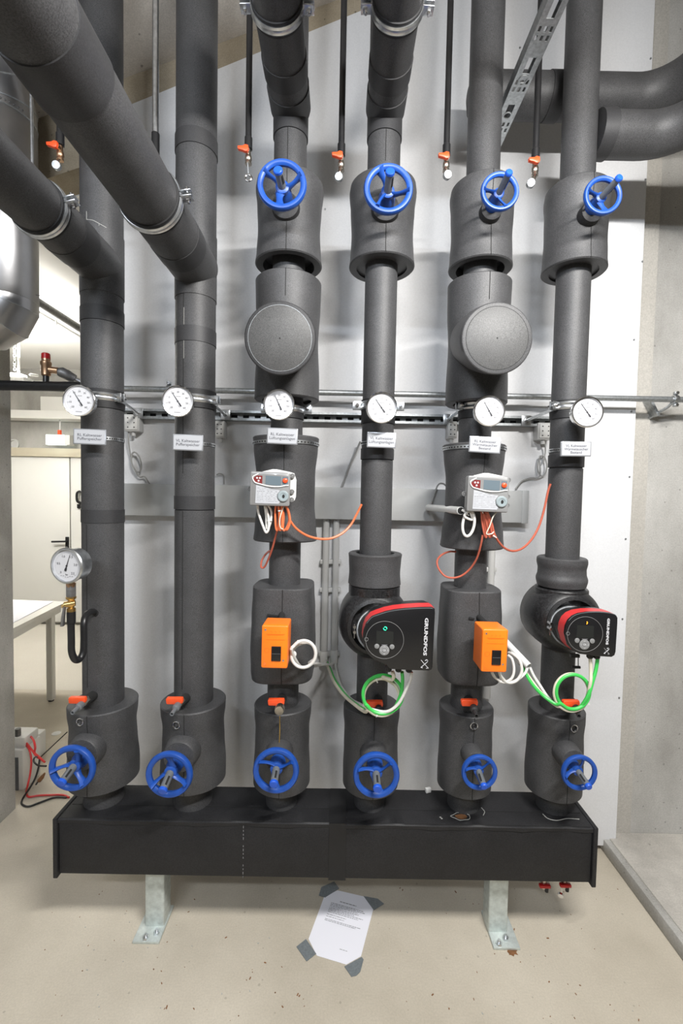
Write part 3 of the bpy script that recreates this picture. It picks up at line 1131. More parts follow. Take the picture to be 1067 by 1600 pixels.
for i in range(2, 6):
    r = RJ[i]
    H = VT1 - VT0
    prof = [(VT0, r * 1.03), (VT0 + H * 0.12, r * 0.995), (VT0 + H * 0.4, r * 0.96), (VT0 + H * 0.7, r * 0.985), (VT0 + H * 0.9, r * 1.03), (VT1, r * 1.0)]
    valve(i, 'upper', names_t[i], VT0, VT1, ZWT, (1.485, 1.495, 1.495, 1.505)[i - 2], (1.44, 1.445, 1.435, 1.445)[i - 2], 0.079 if i < 4 else 0.0615, seeds_t[i], prof,
          wob=0.014, recess0=0.035 if i in (2, 4) else 0.008, neck=False, xw=(0.0, 0.0, -0.004, -0.012)[i - 2], tipoff=((-0.006, 0.012), (0.0, 0.018), (0.006, 0.016), (0.014, 0.014))[i - 2], slot=0.9)

# ------------------------------------------------------------------ strainers, meter jackets, valve jackets, pump sleeves
for i, lab in ((2, 'left'), (4, 'right')):
    X = PX[i]
    r = RJ[i]
    xo = 0.0
    z1 = zP(449 if i == 2 else 752, 417 if i == 2 else 420, 1.58)
    z0 = zP(447 if i == 2 else 745, 616 if i == 2 else 622, 1.58)
    t = thing('insulated_strainer', 'foam-jacketed strainer with round drum cap above the %s energy meter' % lab, 'strainer', (X, YP, z0), 'drum-capped strainers')
    H = z1 - z0
    prof = [(z0, r), (z0 + H * 0.15, r * 1.0), (z0 + H * 0.5, r * 0.95), (z0 + H * 0.8, r * 1.0), (z1, r * 1.01)]
    b = BM()
    rr = shell(b, X, prof, wob=0.014, ph=i, rin=RS - 0.004, recess0=0.012)
    obj('insulation_jacket', b, M['foam'], t)
    seam_line(t, X, prof, FRONT + 0.03, rr=rr, z0=z0 + H * 0.78)
    c = P(437.5 if i == 2 else 776, 529, 1.46)
    rd = 0.1125
    ax = Vector((0.0, -1, -0.10 if i == 2 else -0.02)).normalized()
    b = BM()
    back = c - ax * 0.20 + Vector((0, 0, 0.05))
    d = c - back
    Mx = frame(c, ax)
    rings = []
    seg = 56
    for k in range(9):
        u = k / 8
        o = back.lerp(c, u)
        q = rd * (0.9 + 0.1 * min(1, u * 1.5))
        rings.append([o + (Mx.to_3x3() @ Vector((q * math.cos(2 * math.pi * j / seg), q * math.sin(2 * math.pi * j / seg), 0))) for j in range(seg)])
    for q, dz in ((rd - 0.002, 0.003), (rd - 0.005, 0.004)):
        rings.append([c + ax * dz + (Mx.to_3x3() @ Vector((q * math.cos(2 * math.pi * j / seg), q * math.sin(2 * math.pi * j / seg), 0))) for j in range(seg)])
    loft(b, rings)
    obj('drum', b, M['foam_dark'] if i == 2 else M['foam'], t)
    b = BM()
    q = rd - (0.012 if i == 2 else 0.014)
    lathe(b, [(q, 0), (q, 0.004), (q - 0.003, 0.0055)], frame(c, ax), 56)
    obj('end_disc', b, M['foam_lite'], t)
    b = BM()
    ring(b, frame(c + ax * 0.004, ax), q, circ(0.0007, 0.0007, 6), 56)
    obj('glue_line', b, M['seam'] if i == 4 else M['zinc'], t)
    b = BM()
    lathe(b, [(0.0022, 0), (0.0022, 0.001)], frame(c + ax * 0.0055, ax), 8)
    obj('centre_mark', b, M['seam'], t)

    # flow sensor jacket behind the energy meter
    z1 = zP(447 if i == 2 else 742, 678 if i == 2 else 690, 1.58)
    z0 = zP(445 if i == 2 else 738, 849 if i == 2 else 861, 1.58)
    t = thing('meter_jacket', 'flared grey foam jacket behind the %s energy meter' % lab, 'pipe insulation', (X, YP, z0), 'flared jackets behind the meters')
    H = z1 - z0
    rq = r * 0.985
    prof = [(z0, rq * 1.04), (z0 + H * 0.12, rq * 1.0), (z0 + H * 0.35, rq * 0.93), (z0 + H * 0.65, rq * 0.93), (z0 + H * 0.9, rq * 1.01), (z1, rq * 1.05)]
    b = BM()
    rr = shell(b, X, prof, wob=0.025, ph=i * 2.0, rin=RS - 0.004)
    obj('insulation_jacket', b, M['foam'], t)
    seam_line(t, X, prof, FRONT + 0.05, rr=rr)
    b = BM()
    zs = zP(447 if i == 2 else 742, 689 if i == 2 else 697, 1.58)
    rsx = lerp_tab(prof, zs)
    ringz = []
    for k in range(56):
        a = 2 * math.pi * k / 56
        ringz.append((a, rr(zs, a)))
    rings = []
    for dr, dz in ((0.0, -0.006), (0.0025, -0.006), (0.0025, 0.006), (0.0, 0.006)):
        rings.append([Vector((X + (q + dr) * math.cos(a), YP + (q + dr) * math.sin(a), zs + dz)) for a, q in ringz])
    loft(b, rings, False, False, True)
    st = obj('strap', b, M['steel'], t, label='perforated steel strap')
    b = BM()
    for a, q in ringz:
        if math.sin(a) < 0.1:
            d = Vector((math.cos(a), math.sin(a), 0))
            rot = Matrix((d, Vector((-d.y, d.x, 0)), Vector((0, 0, 1)))).transposed()
            box(b, Vector((X, YP, zs)) + d * (q + 0.0025), (0.001, 0.006, 0.005), rot)
    obj('slots', b, M['seam'], st, kind='stuff')

    # motorised valve jacket
    z1 = zP(441 if i == 2 else 732, 921 if i == 2 else 926, 1.59)
    z0 = zP(441 if i == 2 else 730, 1071 if i == 2 else 1074, 1.59)
    t = thing('control_valve_jacket', 'boxy grey foam jacket behind the %s orange actuator' % lab, 'pipe insulation', (X, YP, z0), 'boxy jackets behind the actuators')
    H = z1 - z0
    r0 = (0.1125 if i == 2 else 0.104)
    prof = [(z0, r0 * 0.98), (z0 + H * 0.1, r0 * 1.02), (z0 + H * 0.35, r0 * 1.06), (z0 + H * 0.7, r0 * 1.03), (z0 + H * 0.92, r0 * 0.985), (z1, r0 * 0.97)]
    b = BM()
    rr = shell(b, X, prof, wob=0.02, sq=3.6, ph=i * 0.7, rin=RS - 0.004)
    obj('insulation_jacket', b, M['foam'], t)
    seam_line(t, X, prof, FRONT + 0.06, rr=rr, r=0.0016)
    b = BM()
    zz = zP(430, 962, 1.58)
    box(b, (X - 0.022, YP - rr(zz, FRONT) + 0.004, zz), (0.045, 0.02, 0.006) if i == 2 else (0.02, 0.02, 0.006), Matrix.Rotation(0.08, 3, 'Y'))
    cyl(b, (X + 0.005, YP - rr(zz, FRONT) + 0.01, zz + 0.004), (X + 0.012, 1.53, zz - 0.004), 0.011, 10)
    obj('spindle_gap', b, M['seam'], t)

for i, lab in ((3, 'left'), (5, 'right')):
    X = PX[i]
    z1 = zP(590 if i == 3 else 878, 869 if i == 3 else 876, 1.605)
    z0 = zP(588 if i == 3 else 878, 921 if i == 3 else 924, 1.605)
    H = z1 - z0
    r = 0.0985 if i == 3 else 0.0865
    if i == 3:
        prof = [(z0, r * 1.0), (z0 + H * 0.4, r * 0.975), (z0 + H * 0.8, r * 0.99), (z1, r * 1.01)]
    else:
        prof = [(z0, r * 0.98), (z0 + H * 0.25, r * 1.04), (z0 + H * 0.48, r * 0.97), (z0 + H * 0.6, r * 0.96), (z0 + H * 0.85, r * 1.01), (z1, r * 1.0)]
    t = thing('pipe_sleeve', 'short %sgrey foam sleeve on top of the %s pump' % ('' if i == 3 else 'bulging ', lab), 'pipe insulation', (X, YP, z0), 'sleeves on the pumps')
    b = BM()
    shell(b, X, prof, wob=0.012, ph=i, rin=RS - 0.004, recess1=0.02)
    obj('insulation_jacket', b, M['foam'], t)

# ------------------------------------------------------------------ thermometers
th_px = [(124, 626), (278, 627), (436, 632), (596, 637), (764, 642), (917, 644)]
th_lab = ['round dial thermometer on the leftmost riser', 'round dial thermometer on the second thick riser',
          'round dial thermometer just above the left flared meter jacket', 'round dial thermometer between two clamp ears on the left pump riser',
          'round dial thermometer just above the right flared meter jacket', 'rightmost round dial thermometer, beside the bare white board']


def dial_ticks(bm, Mx, r0, r1, a0, a1, n, w, major=None, z=0.0):
    for k in range(n + 1):
        a = R(a0 + (a1 - a0) * k / n)
        ra = r0 - (0.0022 if major and k % major == 0 else 0)
        ww = w * (1.6 if major and k % major == 0 else 1.0)
        c, s = math.cos(a), math.sin(a)
        v = [Mx @ Vector((q * c - e * s, q * s + e * c, z)) for q, e in ((ra, -ww), (r1, -ww), (r1, ww), (ra, ww))]
        bm.faces.new([bm.verts.new(x) for x in v])


for i in range(6):
    c = P(th_px[i][0], th_px[i][1], 1.545)
    t = thing('dial_thermometer', th_lab[i], 'thermometer', c, 'dial thermometers on the risers')
    yaw = (-0.10, -0.08, 0.02, 0.03, 0.06, 0.09)[i]
    Mx = Matrix.Translation(c) @ Matrix.Rotation(yaw * -1, 4, 'Z') @ Matrix.Rotation(R(90), 4, 'X') @ Matrix.Rotation(R(-1), 4, 'Z')
    b = BM()
    lathe(b, [(0.044, -0.024), (0.049, -0.022), (0.0495, -0.004), (0.0525, -0.003), (0.0525, 0.004), (0.050, 0.006), (0.0468, 0.0055), (0.0462, 0.001), (0.0455, -0.002)], Mx, 48, True, True)
    obj('case', b, M['chrome'], t)
    b = BM()
    cyl(b, Mx @ Vector((0, 0, -0.024)), Vector((PX[i] if i not in (4,) else PX[i], 1.655, c.z + 0.002)), 0.010, 12)
    obj('probe', b, M['dark'], t)
    b = BM()
    lathe(b, [(0.0458, -0.0005), (0.0458, 0.0008)], Mx, 48)
    dl = obj('dial', b, M['dial'], t)
    b = BM()
    dial_ticks(b, Mx, 0.0385, 0.0405, 225, -45, 40, 0.00022, 5, 0.0012)
    obj('scale', b, M['ink'], dl, smooth=0, kind='stuff')
    for k, s in enumerate(('-20', '-10', '0', '10', '20', '30', '40', '50', '60')):
        a = R(225 - 33.75 * k)
        text('lettering', s, 0.0088, Mx @ Matrix.Translation((0.0305 * math.cos(a), 0.0305 * math.sin(a), 0.0013)), M['ink'], dl, ext=0.0001)
    text('lettering', '°C', 0.0085, Mx @ Matrix.Translation((0.004, -0.017, 0.0013)), M['ink'], dl, ext=0.0001)
    b = BM()
    for x in (-0.004, 0.001, 0.006):
        box(b, Mx @ Vector((x, 0.016, 0.0012)), (0.004, 0.0002, 0.002))
    for x in (-0.009, -0.005, -0.001, 0.003, 0.007):
        box(b, Mx @ Vector((x, -0.037, 0.0012)), (0.003, 0.0002, 0.0022))
    obj('small_print', b, M['greyink'], dl, smooth=0, kind='stuff')
    a = R((122, 124, 116, 127, 121, 127)[i])
    b = BM()
    prism(b, [(0.036, -0.0003), (0.036, 0.0003), (0.006, 0.0012), (-0.006, 0.0013), (-0.010, 0.0022), (-0.020, 0.0022), (-0.020, -0.0022), (-0.010, -0.0022), (-0.006, -0.0013), (0.006, -0.0012)],
          0.002, 0.0026, Mx @ Matrix.Rotation(a, 4, 'Z'))
    lathe(b, [(0.0025, 0.002), (0.0025, 0.0035)], Mx, 12)
    obj('needle', b, M['ink'], t, smooth=0)

# ------------------------------------------------------------------ name signs
sg_px = [(140, 682.5, 48, 24), (293.5, 691.5, 46, 25), (441, 681.5, 48, 25), (596, 687.5, 45, 24), (757.5, 695, 48, 25), (900, 701.5, 47, 23)]
sg_txt = ['RL Kaltwasser\nPufferspeicher', 'VL Kaltwasser\nPufferspeicher', 'RL Kaltwasser\nLüftungsanlagen', 'VL Kaltwasser\nLüftungsanlagen',
          'RL Kaltwasser\nWärmetauscher\nBestand', 'VL Kaltwasser\nWärmetauscher\nBestand']
sg_lab = ['white sign reading RL Kaltwasser Pufferspeicher on a thick riser', 'white sign reading VL Kaltwasser Pufferspeicher on a thick riser',
          'white sign reading RL Kaltwasser Lüftungsanlagen on a flared jacket', 'white sign reading VL Kaltwasser Lüftungsanlagen on a slim riser',
          'white sign reading RL Kaltwasser Wärmetauscher Bestand on a flared jacket', 'white sign reading VL Kaltwasser Wärmetauscher Bestand on a slim riser']
for i, (px, py, w, h) in enumerate(sg_px):
    Y = (1.575, 1.575, 1.535, 1.59, 1.545, 1.59)[i]
    c = P(px, py, Y)
    W, H = w * Y / FPX, h * Y / FPX
    t = thing('name_sign', sg_lab[i], 'sign', c, 'name signs strapped to the pipes')
    yw = (-0.12, -0.08, 0.03, 0.0, 0.10, 0.02)[i]
    rl = (-0.012, -0.015, -0.03, -0.02, -0.055, 0.012)[i]
    Mx = Matrix.Translation(c) @ Matrix.Rotation(-yw, 4, 'Z') @ Matrix.Rotation(R(90), 4, 'X') @ Matrix.Rotation(rl, 4, 'Z')

    def rrect(w, h, r=0.002):
        o = []
        for cx, cy, a0 in ((w / 2 - r, h / 2 - r, 0), (-w / 2 + r, h / 2 - r, 90), (-w / 2 + r, -h / 2 + r, 180), (w / 2 - r, -h / 2 + r, 270)):
            for k in range(4):
                a = R(a0 + 30 * k)
                o.append((cx + r * math.cos(a), cy + r * math.sin(a)))
        return o
    b = BM()
    prism(b, rrect(W, H), -0.006, 0.0, Mx, 0.001)
    obj('frame', b, M['signframe'], t)
    b = BM()
    prism(b, rrect(W - 0.007, H - 0.007, 0.001), 0.0, 0.0008, Mx)
    pl = obj('plate', b, M['sign'], t)
    three = sg_txt[i].count('\n') == 2
    text('lettering', sg_txt[i], 0.0125 if three else 0.0138, Mx @ Matrix.Translation((0, -0.001, 0.0012)), M['signink'], pl, ext=0.0001, line=0.92)
    b = BM()
    rs = RB if i < 2 else RS
    box(b, Mx @ Vector((0, 0, -0.02)), (0.03, 0.03, 0.012))
    obj('holder', b, M['signframe'], t)
    if i in (0, 1, 3, 5):
        b = BM()
        zs = zP(*((180, 685, 1.64), (325, 693.5, 1.64), (570, 691, 1.65), (862, 702, 1.65))[(0, 1, None, 2, None, 3)[i]])
        ring(b, Matrix.Translation((PX[i], YP, zs)), rs + 0.0004, [(0, -0.006), (0.0022, -0.006), (0.0022, 0.006), (0, 0.006)], 56)
        st = obj('strap', b, M['steel'], t, label='perforated steel strap')
        b = BM()
        for k in range(56):
            a = 2 * math.pi * k / 56
            if math.sin(a) < 0.1:
                d = Vector((math.cos(a), math.sin(a), 0))
                box(b, Vector((PX[i], YP, zs)) + d * (rs + 0.0026), (0.001, 0.0045, 0.005), Matrix((d, Vector((-d.y, d.x, 0)), Vector((0, 0, 1)))).transposed())
        obj('slots', b, M['seam'], st, kind='stuff')

# ------------------------------------------------------------------ energy meters
for i, lab in ((2, 'left'), (4, 'right')):
    Y = 1.50
    if i == 2:
        c = P(422, 764, Y)
        W, H = 62 * Y / FPX, 53 * Y / FPX
    else:
        c = P(762.5, 772, Y)
        W, H = 64 * Y / FPX, 56 * Y / FPX
    t = thing('energy_meter', 'grey energy meter with red button on the %s flared jacket' % lab, 'meter', c, 'energy meters')
    Mx = Matrix.Translation(c) @ Matrix.Rotation(0.10 if i == 2 else -0.05, 4, 'Z') @ Matrix.Rotation(R(90), 4, 'X') @ Matrix.Rotation(R(-1), 4, 'Z')
    b = BM()
    prism(b, rrect(W, H, 0.006), -0.035, 0.0, Mx, 0.004)
    obj('case', b, M['grey_pl'], t)
    # wall plate with lugs
    b = BM()
    dx = 0.012 if i == 2 else 0.0
    prism(b, [(-W * 0.36 + dx, H * 0.5), (-W * 0.05 + dx, H * 0.60), (W * 0.05 + dx, H * 0.60), (W * 0.36 + dx, H * 0.54), (W * 0.5 + dx, H * 0.5), (W * 0.56 + dx, H * 0.3), (W * 0.56 + dx, -H * 0.2),
              (W * 0.53 + dx, -H * 0.32), (W * 0.44 + dx, -H * 0.36), (-W * 0.4 + dx, -H * 0.4)], -0.045, -0.036, Mx)
    obj('wall_plate', b, M['white_pl'], t)
    for sx, sy in ((W * 0.5 + 0.006, H * 0.42), (W * 0.5 + 0.006, -0.006), (W * 0.5 + 0.006, -H * 0.3), (-W * 0.5 - 0.004, -0.002)):
        b = BM()
        ring(b, Mx @ Matrix.Translation((sx, sy, -0.03)), 0.0065, circ(0.002, 0.003, 6), 14)
        lathe(b, [(0.004, -0.033), (0.004, -0.027)], Mx @ Matrix.Translation((sx, sy, 0)), 10)
        obj('lug', b, M['grey_pl'], t)
    # upper window: arc-bottomed dark field with display and button
    top = []
    n = 16
    for k in range(n + 1):
        u = k / n
        x = -W * 0.44 + W * 0.88 * u
        y = H * 0.12 - H * 0.0 - H * 0.17 * math.sin(u * 2.2 + 0.2) * (1 if u < 0.9 else 0.95) + H * 0.12
        top.append((x, y))
    poly = [(-W * 0.44, H * 0.30), *[(x, y) for x, y in top], (W * 0.45, H * 0.40), (W * 0.2, H * 0.43), (-W * 0.30, H * 0.42)]
    b = BM()
    prism(b, poly, 0.0, 0.0012, Mx)
    win = obj('window', b, M['grey_pl'], t)
    b = BM()
    tube(b, smooth_path([Mx @ Vector((x, y, 0.0018)) for x, y in [(-W * 0.30, H * 0.43), (-W * 0.44, H * 0.33), *top[1::2], (W * 0.46, H * 0.12)]], 3), 0.0022, 6)
    obj('arc_rim', b, M['white_pl'], t)
    b = BM()
    prism(b, [(-W * 0.40, H * 0.20), (-W * 0.20, H * 0.14), (-W * 0.20, H * 0.38), (-W * 0.34, H * 0.38), (-W * 0.42, H * 0.3)], 0.0012, 0.002, Mx)
    obj('logo_field', b, M['maroon'], win)
    b = BM()
    for x, y in ((-0.33, 0.31), (-0.26, 0.31), (-0.29, 0.23)):
        lathe(b, [(0.0032, 0.002), (0.0032, 0.0024)], Mx @ Matrix.Translation((W * x, H * y, 0)), 10)
    obj('logo', b, M['dial'], win)
    b = BM()
    prism(b, [(-W * 0.12, H * 0.13), (W * 0.27, H * 0.10), (W * 0.27, H * 0.38), (-W * 0.12, H * 0.39)], 0.0012, 0.0020, Mx)
    obj('display', b, M['lcd'], win)
    b = BM()
    prism(b, [(W * 0.30, H * 0.11), (W * 0.44, H * 0.12), (W * 0.44, H * 0.37), (W * 0.30, H * 0.38)], 0.0012, 0.0016, Mx)
    obj('button_field', b, M['lcd'], win)
    b = BM()
    lathe(b, [(0.0085, 0.001), (0.008, 0.005), (0.0055, 0.007), (0.002, 0.0075)], Mx @ Matrix.Translation((W * 0.37, H * 0.26, 0)), 20)
    obj('button', b, M['btn_red'], win)
    # label with print
    b = BM()
    lp = [(-W * 0.35, H * 0.10), (-W * 0.22, H * 0.07), (W * 0.02, H * 0.0), (W * 0.25, -H * 0.03), (W * 0.17, -H * 0.16), (W * 0.20, -H * 0.30), (W * 0.26, -H * 0.37), (W * 0.22, -H * 0.43), (-W * 0.36, -H * 0.43)]
    prism(b, lp, 0.0, 0.0012, Mx)
    lb = obj('label_plate', b, M['sign'], t)
    b = BM()
    rg = random.Random(i)
    for row in range(9):
        y = H * (0.02 - row * 0.048)
        x = -W * 0.33
        end = W * (0.06 if row < 1 else 0.14)
        while x < end:
            l = W * (0.02 + 0.05 * rg.random())
            if row != 1 or x > -W * 0.3:
                box(b, Mx @ Vector((x + l / 2, y, 0.0013)), (l, 0.0003, 0.0009 if row != 2 else 0.0016))
            x += l + W * (0.012 + 0.05 * (rg.random() > 0.7))
    obj('small_print', b, M['greyink'], lb, smooth=0, kind='stuff')
    b = BM()
    lathe(b, [(0.0185, 0.0), (0.0185, 0.004), (0.016, 0.006), (0.0105, 0.006), (0.0095, 0.0045), (0.0005, 0.0045)], Mx @ Matrix.Translation((W * 0.33, -H * 0.20, 0)), 28)
    op = obj('optical_port', b, M['port'], t)
    b = BM()
    prism(b, [(0.0042 * math.cos(k / 12 * 6.283), 0.006 * math.sin(k / 12 * 6.283)) for k in range(12)], 0.0045, 0.0062, Mx @ Matrix.Translation((W * 0.34, -H * 0.20, 0)))
    obj('port_centre', b, M['seam'], op)

# ------------------------------------------------------------------ orange actuators
for i, lab in ((2, 'left'), (4, 'right')):
    Y = 1.43
    x0, y0, x1, y1 = (408, 978, 450, 1044) if i == 2 else (752, 984, 794, 1050)
    a = P(x0, y1, Y)
    c1 = P(x1, y0, Y)
    c = (a + c1) / 2
    W, H = c1.x - a.x, c1.z - a.z
    t = thing('actuator', 'orange %s actuator box with black switch, %s' % ('valve', 'left of the two' if i == 2 else 'right of the two'), 'actuator', c, 'orange actuators')
    Mx = FACE(c, R(-0.6))
    b = BM()
    pr = rrect(W, H, 0.005)
    pr2 = [(x, y) for x, y in pr]
    cx = 0
    rings = []
    for d, s, oy, ins in ((-0.095, 0.97, 0.0, 0.002), (-0.092, 0.985, 0.0, 0.0), (-0.05, 0.99, 0.0, 0), (-0.02, 1.0, 0.0, 0), (-0.003, 1.0, 0, 0), (-0.0008, 1.0, 0, 0.0012), (0.0, 1.0, 0, 0.003)):
        rings.append([Mx @ Vector((x * s * (1 - ins / W * 2), y * s * (1 - ins / H * 2) + oy, d)) for x, y in pr2])
    loft(b, rings)
    obj('housing', b, M['orange'], t)
    b = BM()
    box(b, Mx @ Vector((W * 0.07, -H * 0.15, 0.0015)), (W * 0.36, 0.004, H * 0.34), Matrix.Rotation(R(0.6), 3, 'Y'), 0.001)
    sw = obj('switch', b, M['gloss'], t)
    b = BM()
    box(b, Mx @ Vector((W * 0.07, -H * 0.15, 0.0037)), (W * 0.32, 0.0008, 0.0008))
    obj('joint', b, M['stem'], sw, smooth=0)
    for sx, sy in ((-0.36, 0.40), (0.34, -0.31)):
        b = BM()
        lathe(b, [(0.0032, 0), (0.0032, 0.0008), (0.002, 0.0012)], Mx @ Matrix.Translation((W * sx, H * sy, 0)), 12)
        obj('screw', b, M['steel'], t)
    b = BM()
    for y, w0 in ((0.30, 0.70), (0.28, 0.6), (0.17, 0.7)):
        box(b, Mx @ Vector((0.02 * W, H * y, 0.0)), (W * w0, 0.0010, 0.0009))
    ring(b, Mx @ Matrix.Translation((-W * 0.29, -H * 0.08, 0)), 0.0075, circ(0.0005, 0.0005, 6), 20)
    for rr_ in (0.008, 0.0125):
        tube(b, [Mx @ Vector((-W * 0.42 + rr_ * math.cos(q), -H * 0.47 + rr_ * math.sin(q), 0)) for q in [0.2 + 0.12 * k for k in range(11)]], 0.0005, 5)
    for x in (-0.14, 0.02, 0.18):
        tube(b, [Mx @ Vector((W * x - 0.003, H * 0.335, 0)), Mx @ Vector((W * x, H * 0.375, 0)), Mx @ Vector((W * x + 0.003, H * 0.335, 0))], 0.0004, 5)
    obj('embossing', b, M['orange_d'], t, smooth=0, kind='stuff')

# ------------------------------------------------------------------ circulation pumps
out4 = [(-35, 0), (-34, 14), (-30, 26), (-22, 36), (-13, 40), (0, 45), (14, 48.5), (30, 51), (54, 53.5), (73, 54.5), (77.5, 52), (78, 46), (78, -41), (76.5, -45.5), (72, -47.5),
        (40, -47.5), (10, -47), (5, -41), (-4, -37), (-16, -32.5), (-25, -25), (-32, -13)]
out6 = [(-32, 0), (-31, 12), (-27.5, 21), (-21, 28), (-12, 32.5), (3, 35.5), (22, 36.5), (38, 35.5), (47, 33), (50.5, 28), (51, 20), (51, -27), (49.5, -32.5), (45, -35.5),
        (20, -35), (6, -33.5), (-6, -32.5), (-17, -27.5), (-26, -18)]
for i, lab, circ_px, outl, rc, Yf in ((3, 'left', (601, 1000), out4, 30, 1.37), (5, 'right', (914, 991), out6, 28, 1.47)):
    X = PX[i]
    t = thing('circulation_pump', 'black circulation pump with red band, %s of the two' % lab, 'pump', (X, YP, 1.05), 'circulation pumps')
    c = P(circ_px[0], circ_px[1], Yf)
    Mx = FACE(c, R(-1.1))
    k = Yf / FPX
    poly = [(x * k, y * k) for x, y in outl]
    # moulded foam shell round the pump body
    b = BM()
    cs = P(595 if i == 3 else 878, 968 if i == 3 else 962, YP)
    rsx = 0.132 if i == 3 else 0.126
    Ms = FACE((X, YP, cs.z))
    lathe(b, [(0.02, -0.10), (rsx * 0.85, -0.10), (rsx * 0.98, -0.07), (rsx, -0.02), (rsx, 0.035), (rsx * 0.94, 0.07), (rsx * 0.78, 0.095), (rsx * 0.66, 0.105), (rsx * 0.62, 0.08), (0.02, 0.08)], Ms, 56)
    zt_ = zP(590 if i == 3 else 878, 921 if i == 3 else 926, 1.605)
    lathe(b, [(0.07, cs.z - 0.02), (0.096 if i == 3 else 0.094, cs.z), (0.096 if i == 3 else 0.094, zt_ - 0.004), (0.09, zt_ + 0.001), (0.05, zt_ + 0.001)], Matrix.Translation((X, YP, 0)), 48)
    zb_ = zP(585 if i == 3 else 870, 1026 if i == 3 else 1016, 1.62)
    lathe(b, [(0.05, zb_), (0.068, zb_), (0.078, zb_ + 0.02), (0.098, cs.z - 0.08), (0.08, cs.z)], Matrix.Translation((X, YP, 0)), 48)
    obj('insulation_shell', b, M['epp'], t)
    b = BM()
    ring(b, FACE((X, YP - 0.102, cs.z)), rsx * 0.70, [(-0.006, -0.008), (0.006, -0.006), (0.008, 0.002), (-0.004, 0.006)], 48)
    box(b, (X, 1.612, zt_ - 0.03), (0.002, 0.01, 0.05))
    obj('shell_rim', b, M['epp'], t)
    # motor
    mc = Vector((X, YP - 0.07, cs.z - 0.015))
    me_ = c + Vector((0, 0.075, 0))
    md = me_ - mc
    mr = 0.068 if i == 3 else 0.066
    b = BM()
    lathe(b, [(mr * 0.9, 0), (mr, 0.02), (mr, md.length), (mr * 0.9, md.length + 0.01)], frame(mc, md), 48)
    obj('motor', b, M['matte'], t)
    b = BM()
    ring(b, frame(mc + md.normalized() * (0.072 if i == 3 else 0.066), md), mr + 0.001, [(0, -0.009), (0.004, -0.009), (0.006, 0), (0.004, 0.009), (0, 0.009)], 48)
    cr = obj('clamp_ring', b, M['zinc'], t)
    b = BM()
    q = mc + md.normalized() * 0.072
    for dz in (-0.006, 0.012):
        cyl(b, q + Vector((-mr - 0.012, -0.012, dz)), q + Vector((-mr - 0.012, 0.012, dz)), 0.0055, 10)
    cyl(b, q + Vector((-mr - 0.012, 0, -0.03)), q + Vector((-mr - 0.012, 0, 0.02)), 0.002, 6)
    obj('clamp_screw', b, M['chrome'], cr)
    # electronics box: ribbed back, red band, black front
    D1, D2, D3 = (-0.012, -0.062, -0.122) if i == 3 else (-0.010, -0.050, -0.09)
    b = BM()
    prism(b, poly, D2, D3, Mx, sc1=0.93)
    bk = obj('box_back', b, M['matte'], t)
    b = BM()
    for q in range(9):
        d = D2 - 0.004 - q * (abs(D3 - D2) - 0.008) / 9
        s = 1.004 - 0.07 * (d - D2) / (D3 - D2)
        prism(b, poly, d, d - 0.0028, Mx, sc0=s, sc1=s)
    obj('cooling_rib', b, M['gloss'], bk, kind='stuff')
    b = BM()
    prism(b, poly, D1 - 0.001, D2, Mx, sc0=1.0, sc1=1.0)
    obj('red_band', b, M['redband'], t, label='red band')
    b = BM()
    prism(b, poly, D1, 0.0, Mx, 0.004)
    fr = obj('front_cover', b, M['gloss'], t)
    b = BM()
    ring(b, Mx @ Matrix.Translation((0, 0, 0.0)), rc * k, circ(0.0006, 0.0006, 6), 64)
    ring(b, Mx @ Matrix.Translation((-rc * k * 0.97, 0, 0.0)), 0.0055, circ(0.0006, 0.0006, 6), 20)
    obj('dial_ring', b, M['btn'], fr, label='thin grey ring')
    b = BM()
    edge = [(x * 0.985, y * 0.985) for x, y in poly[2:10]]
    tube(b, smooth_path([Mx @ Vector((x, y, -0.0005)) for x, y in edge], 3), 0.0008, 6)
    obj('edge_line', b, M['stem'], fr)
    b = BM()
    prism(b, rrect(27 * k, 20 * k, 0.001), 0.0, 0.0007, Mx @ Matrix.Translation((0, 4 * k, 0)))
    obj('display', b, M['lcd_dark'], fr)
    Mb = Mx @ Matrix.Translation((0, -16.5 * k, 0))
    b = BM()
    lathe(b, [(8.2 * k, 0), (8.0 * k, 0.0015), (7 * k, 0.0022), (3.6 * k, 0.002), (3.4 * k, 0.001)], Mb, 28)
    lathe(b, [(3.2 * k, 0), (3.0 * k, 0.0022), (2 * k, 0.0026)], Mb, 20)
    bt = obj('arrow_button', b, M['btn'], fr)
    text('lettering', 'OK', 4.2 * k, Mb @ Matrix.Translation((0, 0, 0.0028)), M['dial'], bt, ext=0.0001)
    b = BM()
    for q in range(4):
        Mq = Mb @ Matrix.Rotation(R(90 * q), 4, 'Z')
        tube(b, [Mq @ Vector((4.8 * k, 1.3 * k, 0.0024)), Mq @ Vector((6.0 * k, 0, 0.0024)), Mq @ Vector((4.8 * k, -1.3 * k, 0.0024))], 0.0005, 5)
    obj('arrow', b, M['dial'], bt)
    for sx in (-12, 12):
        b = BM()
        lathe(b, [(4.0 * k, 0), (3.8 * k, 0.0014), (3.2 * k, 0.002)], Mx @ Matrix.Translation((sx * k, -10.5 * k, 0)), 20)
        lathe(b, [(1.2 * k, 0.002), (1.2 * k, 0.0024)], Mx @ Matrix.Translation((sx * k, -10.5 * k, 0)), 12)
        obj('button', b, M['btn'], fr)
    b = BM()
    box(b, Mx @ Vector((0, -7.8 * k, 0.0004)), (9 * k, 0.0005, 0.9 * k))
    obj('small_print', b, M['greyink'], fr, smooth=0, kind='stuff')
    # status light
    b = BM()
